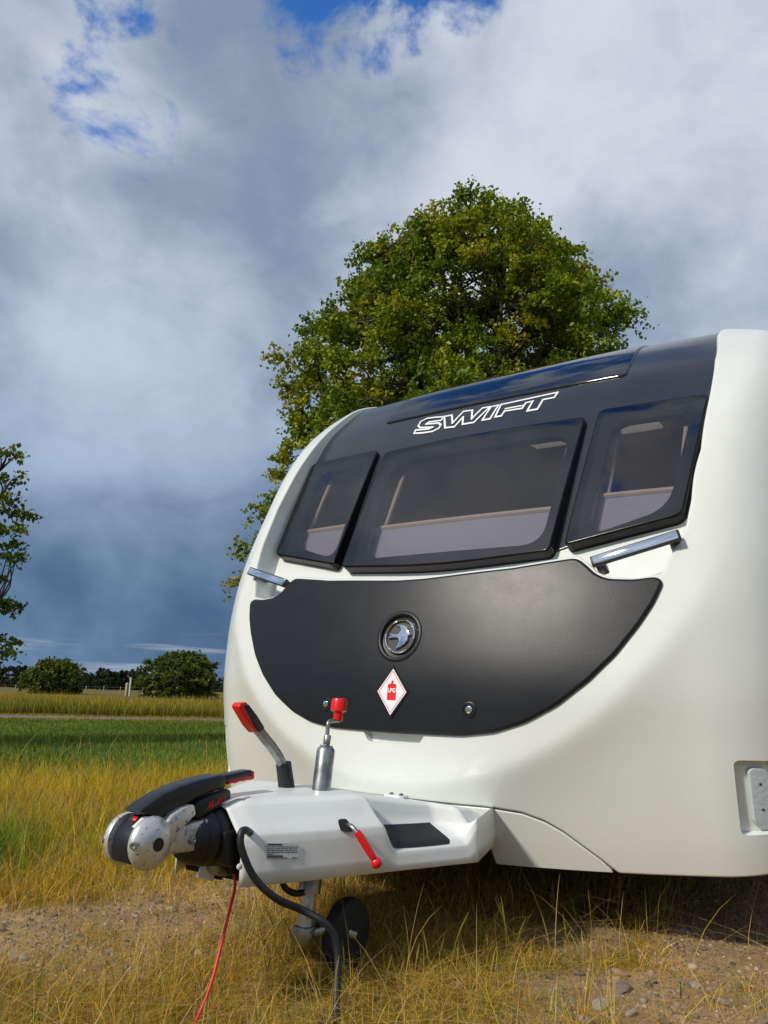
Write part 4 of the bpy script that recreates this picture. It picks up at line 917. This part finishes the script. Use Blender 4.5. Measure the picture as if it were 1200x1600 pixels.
# ------------------------------------------------------------------ drawbar cover
def cw_(y): return np.where(y < -.31, np.maximum(.13 + .467 * (y + .95), .105), .4289 - .30 * (y + .31))
def cstep(y): s = np.clip((y + .600) / .045, 0, 1); return s * s * (3 - 2 * s)
def crear(y): s = np.clip((y + .345) / .04, 0, 1); return s * s * (3 - 2 * s)
def SC_(s, y):
    """s in [-1,1] across the cover, y along it"""
    s = np.asarray(s, float); y = np.asarray(y, float); a = np.abs(s); w = cw_(y); zt = np.where(y < -.6, .470, .470 - .165 * (y + .6)); k = cstep(y) * (1 - crear(y))
    key = [0., .25, .45, .58, .68, .76, .84, 1.]
    bump = .012 * np.exp(-((y + .93) / .04) ** 2)
    xa = [0 * w, .45 * w, w - .085, w - .062, w - .030, w - .004, w, w]; za = [zt + .004, zt + .002, zt - .002, zt - .012, zt - .05, .392 + 0 * w, .372 + 0 * w, .274 + 0 * w]
    xb = [0 * w, .40 * w, w - .150, w - .128, w - .112, w - .022, w - .004, w]; zb = [zt + .004, zt + .001, zt - .002, zt - .012, .372 + 0 * w, .338 + 0 * w, .322 + 0 * w, .274 + 0 * w]
    x = np.zeros_like(a + w); z = np.zeros_like(a + w)
    for i in range(7):
        m_ = (a >= key[i]) & (a <= key[i + 1]); f = (a - key[i]) / (key[i + 1] - key[i])
        X = (xa[i] * (1 - k) + xb[i] * k) * (1 - f) + (xa[i + 1] * (1 - k) + xb[i + 1] * k) * f; Z = (za[i] * (1 - k) + zb[i] * k) * (1 - f) + (za[i + 1] * (1 - k) + zb[i + 1] * k) * f
        x = np.where(m_, X, x); z = np.where(m_, Z, z)
    # front: pinch in slightly and dip towards the bellows
    fr_ = np.clip((-.93 - y) / .035, 0, 1); x = x * (1 - .05 * fr_); z = z - .010 * fr_ * (z > .33)
    # moulded hump either side of the centre near the front
    z = z + .010 * np.exp(-((y + .90) / .022) ** 2) * np.clip(1 - np.abs(a - .42) / .16, 0, 1)
    return np.stack([np.sign(s) * x, y + 0 * x, z], -1)
def build_cover():
    sk = np.array([0., .12, .25, .36, .445, .455, .48, .53, .575, .59, .63, .675, .685, .72, .755, .765, .79, .835, .845, .88, .94, 1.]); sv = np.r_[-sk[:0:-1], sk]; yv = np.r_[np.linspace(-.965, -.62, 32), np.linspace(-.61, -.54, 14), np.linspace(-.53, -.37, 10), np.linspace(-.36, -.29, 12), np.linspace(-.27, .08, 10)]
    S_, Y_ = np.meshgrid(sv, yv, indexing='ij'); V = SC_(S_, Y_).reshape(-1, 3); ny = len(yv); F = []
    for i in range(len(sv) - 1):
        for j in range(ny - 1): a_ = i * ny + j; F.append((a_, a_ + 1, a_ + ny + 1, a_ + ny))
    # round the hard edges a little by smoothing
    G = V.reshape(len(sv), ny, 3)
    bm = bmesh.new(); vs = [bm.verts.new(v) for v in V]
    for f in F: bm.faces.new([vs[i] for i in f])
    # front face of the moulding (open below), lip turned in
    bmesh.ops.recalc_face_normals(bm, faces=bm.faces)
    me = bpy.data.meshes.new('drawbar_cover'); bm.to_mesh(me); bm.free(); me.polygons.foreach_set('use_smooth', [True] * len(me.polygons))
    o = link('drawbar_cover', me, COVERW, CV)
    so_ = o.modifiers.new('thickness', 'SOLIDIFY'); so_.thickness = .004; so_.offset = 1 if False else -1
    # dark plate set back in the open front, added as the shade inside
    ring_ = SC_(sv, np.full(len(sv), -.90)); c = np.array([0, -.998, .33]); pl = [tuple(p) for p in ring_]; link('inner_shade_plate', mesh_np('inner_shade_plate', [(p[0] * .96, -.90, p[2] - .006) for p in pl], [tuple(range(len(pl)))], False), DARK, CV)
    return o
cover = build_cover()
def cover_patch(name, s0, s1, y0, y1, off, m, parent, ns=10, ny=18, shape=None):
    V = []; F = []
    for i, s in enumerate(np.linspace(s0, s1, ns)):
        for j, y in enumerate(np.linspace(y0, y1, ny)):
            ss, yy = (s, y) if shape is None else shape((s - s0) / (s1 - s0), (y - y0) / (y1 - y0)); p = SC_(ss, yy); h = .003; n = np.cross(SC_(ss + h, yy) - SC_(ss - h, yy), SC_(ss, yy + h) - SC_(ss, yy - h)); n /= np.linalg.norm(n); n = n if n[2] + n[0] > 0 else -n; V.append(p + n * off)
    for i in range(ns - 1):
        for j in range(ny - 1): a_ = i * ny + j; F.append((a_, a_ + 1, a_ + ny + 1, a_ + ny))
    return link(name, mesh_np(name, V, F), m, parent)
def padshape(a, b):
    y = -.556 + b * (.196 - .02 * a); return .672 + a * (.138 - .0 * b) - .03 * (b - .5) ** 2 * a + .006 * b, y - .012 * a
pad = cover_patch('step_pad', 0, 1, 0, 1, .0015, BLK, cover, shape=padshape)
# label on the side of the cover
nrm = np.array([1, -.467, 0.]); nrm /= np.linalg.norm(nrm); p0 = np.array([.13, -.95, 0])
def side(px, py, off=0.): d = ray(px, py); q0 = p0 + nrm * off; return CAM + d * (((q0 - CAM) @ nrm) / (d @ nrm))
lq = [side(416, 1317, .002), side(466.5, 1317.5, .002), side(465.5, 1341, .002), side(415, 1342, .002)]
bm = bmesh.new(); f_ = bm.faces.new([bm.verts.new(p) for p in lq]); bmesh.ops.extrude_face_region(bm, geom=[f_])
for v in list(bm.verts)[4:]: v.co += Vector(nrm * .0012)
lab = link('instruction_label', from_bm('instruction_label', bm, False), LABELM, cover)
exl = (lq[1] - lq[0]); wl = np.linalg.norm(exl); exl /= wl; eyl = np.cross(nrm, exl); hl = np.linalg.norm(lq[3] - lq[0])
V = []; F = []; rl = random.Random(4)
rows = [(.90, .055, [(.04, .48)]), (.76, .028, None), (.645, .028, None), (.53, .028, None), (.415, .028, None), (.30, .028, [(.03, .2)]), (.175, .05, [(.03, .52)]), (.07, .026, [(.03, .66), (.8, .96)])]
for c, t_, spans in rows:
    if spans is None:
        spans = []; x = .03
        while x < .95: w_ = rl.uniform(.03, .12); spans.append((x, min(x + w_, .965))); x += w_ + .022
    for a_, b_ in spans:
        o = len(V)
        for fx_, fy_ in ((a_, c - t_), (b_, c - t_), (b_, c + t_), (a_, c + t_)): V.append(lq[3] + exl * wl * fx_ + np.array([0, 0, 1.]) * hl * fy_ + nrm * .0016)
        F.append((o, o + 1, o + 2, o + 3))
link('label_print', mesh_np('label_print', V, F, False), PRINTK, lab)
# dark patch painted for the shade in the handle hole; release handle
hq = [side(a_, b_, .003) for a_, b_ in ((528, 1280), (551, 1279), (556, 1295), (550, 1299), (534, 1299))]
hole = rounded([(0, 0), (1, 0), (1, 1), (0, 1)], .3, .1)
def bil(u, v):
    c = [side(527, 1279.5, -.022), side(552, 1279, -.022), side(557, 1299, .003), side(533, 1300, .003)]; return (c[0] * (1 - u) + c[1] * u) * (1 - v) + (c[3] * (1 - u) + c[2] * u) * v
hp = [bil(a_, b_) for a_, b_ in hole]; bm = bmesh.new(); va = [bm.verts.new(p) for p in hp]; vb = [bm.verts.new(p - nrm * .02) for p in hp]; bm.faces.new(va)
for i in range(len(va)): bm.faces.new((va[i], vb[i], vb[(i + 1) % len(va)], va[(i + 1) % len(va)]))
link('slot_shade_patch', from_bm('slot_shade_patch', bm), DARK, cover)
rh = link('release_handle', from_bm('release_handle', tube(catmull([side(540, 1289, -.03), side(549, 1291, .012), side(560, 1303, .034)], 6), .0062, 12)), STEEL, CV); rh['label'] = 'red-gripped release handle'
bm = tube([side(557, 1300, .030), side(562, 1306, .035), side(583, 1340, .045)], [.0095, .0105, .0098], 16); link('grip', from_bm('grip', bm), RED, rh)
bm = bmesh.new(); bmesh.ops.create_uvsphere(bm, u_segments=20, v_segments=14, radius=.0148, matrix=Matrix.Translation(side(588, 1348, .047))); link('ball', from_bm('ball', bm), RED, rh)
# latch on top, fixing button
boxpart('latch', tuple(SC_(.22, -.33) + np.array([0, 0, .004])), (.075, .03, .008), COVERW, cover, .003)
for k in (-1, 1): q = SC_(.22, -.33) + np.array([k * .018, 0, .007]); link('latch_bolt', from_bm('latch_bolt', lathe([(0, .007), (.005, .007), (.007, .004), (.007, 0)], q, (0, 0, 1), 8)), STEEL, cover)
q = side(374, 1354, .0); link('fixing_button', from_bm('fixing_button', lathe([(0, .0075), (.003, .0075), (.0055, .004), (.006, 0)], q, nrm, 16)), COVERW, cover)

# ------------------------------------------------------------------ stabiliser coupling
def pr(name, outline, xp, x0, x1, m, parent, bev=.004, seg=2):
    return link(name, from_bm(name, prism([hit(a_, b_, 0, xp) for a_, b_ in outline], 0, x0, x1, bev, seg)), m, parent)
cp = pr('stabiliser_coupling', [(255, 1304), (300, 1286), (331, 1278), (333, 1324), (300, 1331), (262, 1336), (240, 1330)], .045, -.045, .045, ALU, CV, .006); cp['label'] = 'silver and black stabiliser coupling head'
for sgn in (1, -1):
    c = hit(233, 1317, 0, .04); c[0] = sgn * .034
    link('friction_cap', from_bm('friction_cap', lathe([(0, .046), (.002, .057), (.010, .0595), (.020, .056), (.029, .046), (.035, .032), (.038, .016), (.038, 0)], c, (sgn, 0, 0), 40)), WORN, cp)
    link('cap_centre', from_bm('cap_centre', lathe([(.036, .0155), (.0395, .015), (.040, 0)], c, (sgn, 0, 0), 24)), BLKPL, cp)
    th_ = math.radians(200); q = c + np.array([sgn * .020, -.054, .004]); link('cap_screw', from_bm('cap_screw', lathe([(-.004, .009), (.004, .009), (.005, .006), (.003, .004), (.003, 0)], q, (sgn * .55, -.85, 0), 16)), STEEL, cp)
    pr('cap_arm', [(258, 1290), (270, 1274), (287, 1263), (304, 1257), (307, 1273), (292, 1288), (280, 1306), (268, 1316), (255, 1312)], .052, sgn * .026, sgn * .052, WORN, cp, .004)
pr('nose_block', [(232, 1276), (248, 1277), (260, 1292), (250, 1320), (228, 1346), (207, 1352), (203, 1349), (202, 1330), (206, 1310), (213, 1296)], .033, -.033, .033, BLKPL, cp, .009, 3)
lv = pr('stabiliser_lever', [(216, 1270), (236, 1254), (258, 1240), (285, 1228), (312, 1219), (347, 1211), (355, 1213), (353, 1232), (332, 1238), (308, 1248), (288, 1260), (272, 1274), (262, 1286), (246, 1277)], .030, -.030, .030, BLKPL, cp, .006)
pr('lever_tail', [(346, 1213), (370, 1208), (394, 1203), (397, 1206), (397, 1215), (358, 1221), (352, 1224)], .020, -.020, .020, BLKPL, cp, .004)
gq = [(357, 1220), (397, 1211), (397, 1217), (392, 1219), (386, 1219), (381, 1221), (375, 1221), (369, 1224), (363, 1224), (357, 1226)]
pr('grip_underside', gq, .0205, -.0205, .0205, RED, cp, .002)
pr('grip_end', [(393, 1204), (397.5, 1205.5), (397.5, 1217), (394, 1217)], .0212, -.0212, .0212, RED, cp, .001)
bl_ = pr('lever_side_block', [(303, 1262), (312, 1252), (332, 1242), (356, 1233), (361, 1235), (361.5, 1255), (345, 1262), (328, 1269), (311, 1280), (306, 1276)], .040, .018, .040, BLKPL, cp, .004)
pr('lever_side_block', [(303, 1262), (312, 1252), (332, 1242), (356, 1233), (361, 1235), (361.5, 1255), (345, 1262), (328, 1269), (311, 1280), (306, 1276)], .040, -.040, -.018, BLKPL, cp, .004)
ta, tb = hit(324, 1260, 0, .041), hit(352, 1248.5, 0, .041); ext = tb - ta; lt_ = np.linalg.norm(ext); ext /= lt_; nx = np.array([1., 0, 0]); eyt = np.cross(nx, ext)
lettering('lettering', 'AL-KO', .0205, (ta + tb) / 2 + nx * .0004, ext, eyt, nx, RED, cp, .25, 1.0 * lt_ / .060)
ta, tb = hit(212, 1296, 0, .037), hit(228, 1279, 0, .037)
pr('indicator_strip', [(213, 1293.5), (231, 1276), (233, 1278), (215, 1295.5)], .033, .016, .0325, STICK, cp, .0005)
tpt = hit(212, 1281, 0, -.004); link('red_button', from_bm('red_button', lathe([(-.006, .009), (.004, .009), (.006, .006), (.006, 0)], tpt, (0, -.72, .69), 14)), RED, cp)
for px, py in ((299, 1312), (325, 1308)):
    q = hit(px, py, 0, .045); link('coupling_bolt', from_bm('coupling_bolt', lathe([(-.002, .013), (.002, .013), (.002, .009), (.009, .009), (.010, .007), (.007, .004), (.007, 0)], q, (1, 0, 0), 6 if px < 310 else 14)), STEEL, cp)
pr('cast_ridge', [(292, 1296), (310, 1291), (310, 1294), (295, 1299), (295, 1304), (291, 1305)], .048, .040, .048, ALU, cp, .001)
pr('cast_ridge', [(313, 1292), (317, 1291), (318, 1308), (311, 1310), (311, 1307), (314, 1306)], .048, .040, .048, ALU, cp, .001)
# bellows, drawtube, bracket
bz = hit(345, 1300, 0, 0.); 
link('bellows', from_bm('bellows', lathe([(0, .036), (.004, .050), (.018, .060), (.032, .064), (.036, .057), (.042, .064), (.060, .071), (.066, .070), (.070, .062), (.076, .070), (.094, .077), (.104, .075), (.110, .066), (.150, .066)], (0, -1.055, .382), (0, 1, 0), 36)), BLK, CV)
link('drawtube', from_bm('drawtube', tube([(0, -1.10, .385), (0, -.5, .375)], .024, 16)), STEEL, CV)
pr('tow_bracket', [(336, 1338), (372, 1334), (374, 1364), (368, 1368), (346, 1370), (337, 1362)], .03, -.03, .03, STEEL, CV, .006)
pr('cover_flap', [(318, 1342), (338, 1345), (332, 1377), (308, 1371)], -.01, -.014, -.006, COVERW, CV, .001)
pr('drop_link', [(338, 1364), (344, 1364), (344, 1374), (338, 1374)], .0, -.01, .01, DARK, CV, .002)
pr('bump_stop', [(352, 1300), (373, 1296), (373, 1352), (367, 1358), (354, 1352)], .085, .04, .085, BLK, CV, .006)
# handbrake
hb0 = hit(449, 1246, 0, 0.); hb = link('handbrake_lever', from_bm('handbrake_lever', tube(catmull([hit(444, 1200, 0, 0), hit(436, 1184, 0, 0), hit(424, 1166, 0, 0), hit(412, 1151, 0, 0), hit(402, 1138, 0, 0)], 6), .0155, 14, flat=.72, upv=(0, -1, 0))), STEEL, CV); hb['label'] = 'handbrake lever with red and black grip'
link('rubber_sleeve', from_bm('rubber_sleeve', tube([hit(451, 1262, 0, 0), hit(449, 1240, 0, 0), hit(444, 1200, 0, 0), hit(443, 1193, 0, 0)], [.026, .0245, .0225, .0225], 20)), BLK, hb)
link('grip', from_bm('grip', prism([hit(a_, b_, 0, .014) for a_, b_ in ((379, 1102), (388, 1100), (401, 1117), (413, 1136), (412, 1141), (404, 1145), (399, 1141), (392, 1128))], 0, -.016, .017, .005, 3)), BLKPL, hb)
link('grip_red', from_bm('grip_red', prism([hit(a_, b_, 0, .014) for a_, b_ in ((373, 1104), (377, 1098), (386, 1097), (388, 1102), (383, 1106), (405, 1139), (404, 1145), (400, 1145), (390, 1133))], 0, -.017, .0155, .004, 3)), RED, hb)
# jockey wheel
jb, jt = hit(500, 1250, 0, .1), hit(510, 1166, 0, .1); ja = (jt - jb); ja /= np.linalg.norm(ja); jl = np.linalg.norm(jt - jb)
jo = jb - ja * .05
jk = link('jockey_wheel', from_bm('jockey_wheel', lathe([(0, .0265), (.05 + jl - .014, .0265), (.05 + jl - .005, .023), (.05 + jl, .017), (.05 + jl, 0)], jo, ja, 28)), STEEL, CV); jk['label'] = 'galvanised jockey wheel tube with red crank knob'
link('washer', from_bm('washer', lathe([(0, .019), (.003, .019), (.003, .008)], jt - ja * .001, ja, 20, caps=False)), STEEL, jk)
link('crank_collar', from_bm('crank_collar', lathe([(0, .009), (.004, .0105), (.026, .0105), (.030, .008), (.030, 0)], jt + ja * .002, ja, 16)), STEEL, jk)
cq = [hit(a_, b_, 0, .1) for a_, b_ in ((511, 1152), (512, 1140), (513, 1130), (517, 1126.5), (524, 1126), (530, 1125.5))]
link('crank', from_bm('crank', tube(catmull(cq, 6), .0062, 12)), STEEL, jk)
k0, k1 = hit(528, 1127, 0, .1), hit(530.5, 1091, 0, .1); ka = k1 - k0; kl = np.linalg.norm(ka)
link('crank_knob', from_bm('crank_knob', lathe([(0, .0125), (.002, .0138), (kl * .38, .0145), (kl * .44, .0215), (kl * .46, .0245), (kl * .86, .0235), (kl * .97, .021), (kl, .016), (kl, 0)], k0, ka, 20)), RED, jk)
link('clamp', from_bm('clamp', lathe([(0, .031), (.05, .031), (.05, .0268)], (jo - ja * .19), ja, 20, caps=False)), STEEL, jk)
link('lower_tube', from_bm('lower_tube', lathe([(-.02, .0265), (.0, .0265), (0, .0265), (.12, .0265)], jo - ja * .12, ja, 24)), STEEL, jk)
link('inner_tube', from_bm('inner_tube', tube([jo - ja * .02, jo - ja * .30], .020, 16)), ALU, jk)
wc = hit(541, 1460, 1, -.555); wr = wc[2] + .012
hd = np.array([-.06, 1, 0]); hd /= np.linalg.norm(hd); wax = np.cross(hd, [0, 0, 1])
jw = link('wheel', from_bm('wheel', lathe([(-.024, .03), (-.024, wr - .016), (-.018, wr - .004), (0, wr), (.018, wr - .004), (.024, wr - .016), (.024, .03)], wc, wax, 36)), TYRE, jk)
link('hub', from_bm('hub', lathe([(-.020, 0), (-.020, .04), (.020, .04), (.020, 0)], wc, wax, 20)), BLKPL, jk)
low = jo - ja * .29
for sgn in (1, -1):
    a_ = wc + wax * sgn * .031; bm = bmesh.new(); tube([low + wax * sgn * .02, .5 * (low + a_) + wax * sgn * .01 + [0, 0, .02], a_], .011, 8, bm, flat=.4); link('fork', from_bm('fork', bm), STEEL, jk)
boxpart('fork_plate', tuple(low + np.array([0, 0, .0])), (.055, .045, .04), STEEL, jk, .006)
# cables
def cable(name, P, r, m): return link(name, from_bm(name, tube(catmull(P, 10), r, 12)), m, CV)
c0 = hit(382, 1299, 0, .128)
ec = cable('electric_cable', [side(392, 1302, -.02), side(383, 1297, .012), side(376.5, 1303, .022), side(378, 1328, .028), side(398, 1372, .034), side(432, 1404, .04), hit(470, 1421, 1, -.83), hit(505, 1440, 1, -.80), hit(523, 1464, 1, -.78), hit(528, 1500, 1, -.78), hit(526, 1550, 1, -.80), hit(521, 1600, 1, -.84), (.35, -.93, .012), (.42, -1.06, .008), (.52, -1.2, .008)], .0092, BLK); ec['label'] = 'black coiled towing cable hanging to the ground'
ec['label'] = 'black towing cable hanging to the ground'
cable('loop_cable', [hit(440, 1375, 0, .1), hit(447, 1389, 0, .1), hit(463, 1396, 0, .1), hit(480, 1391, 0, .1), hit(496, 1376, 0, .1)], .0085, BLK)
bc = cable('breakaway_cable', [hit(366, 1366, 0, .06), hit(367, 1388, 0, .07), hit(357, 1430, 0, .09), hit(346, 1475, 0, .11), hit(329, 1540, 0, .13), hit(305, 1598, 0, .14), hit(290, 1625, 0, .15), (.22, -1.17, .008), (.27, -1.22, .008)], .0038, REDCABLE); bc['label'] = 'thin red breakaway cable'
link('cable_ring', from_bm('cable_ring', tube([hit(364, 1358, 0, .05), hit(366, 1372, 0, .06)], .006, 8)), BLK, CV)
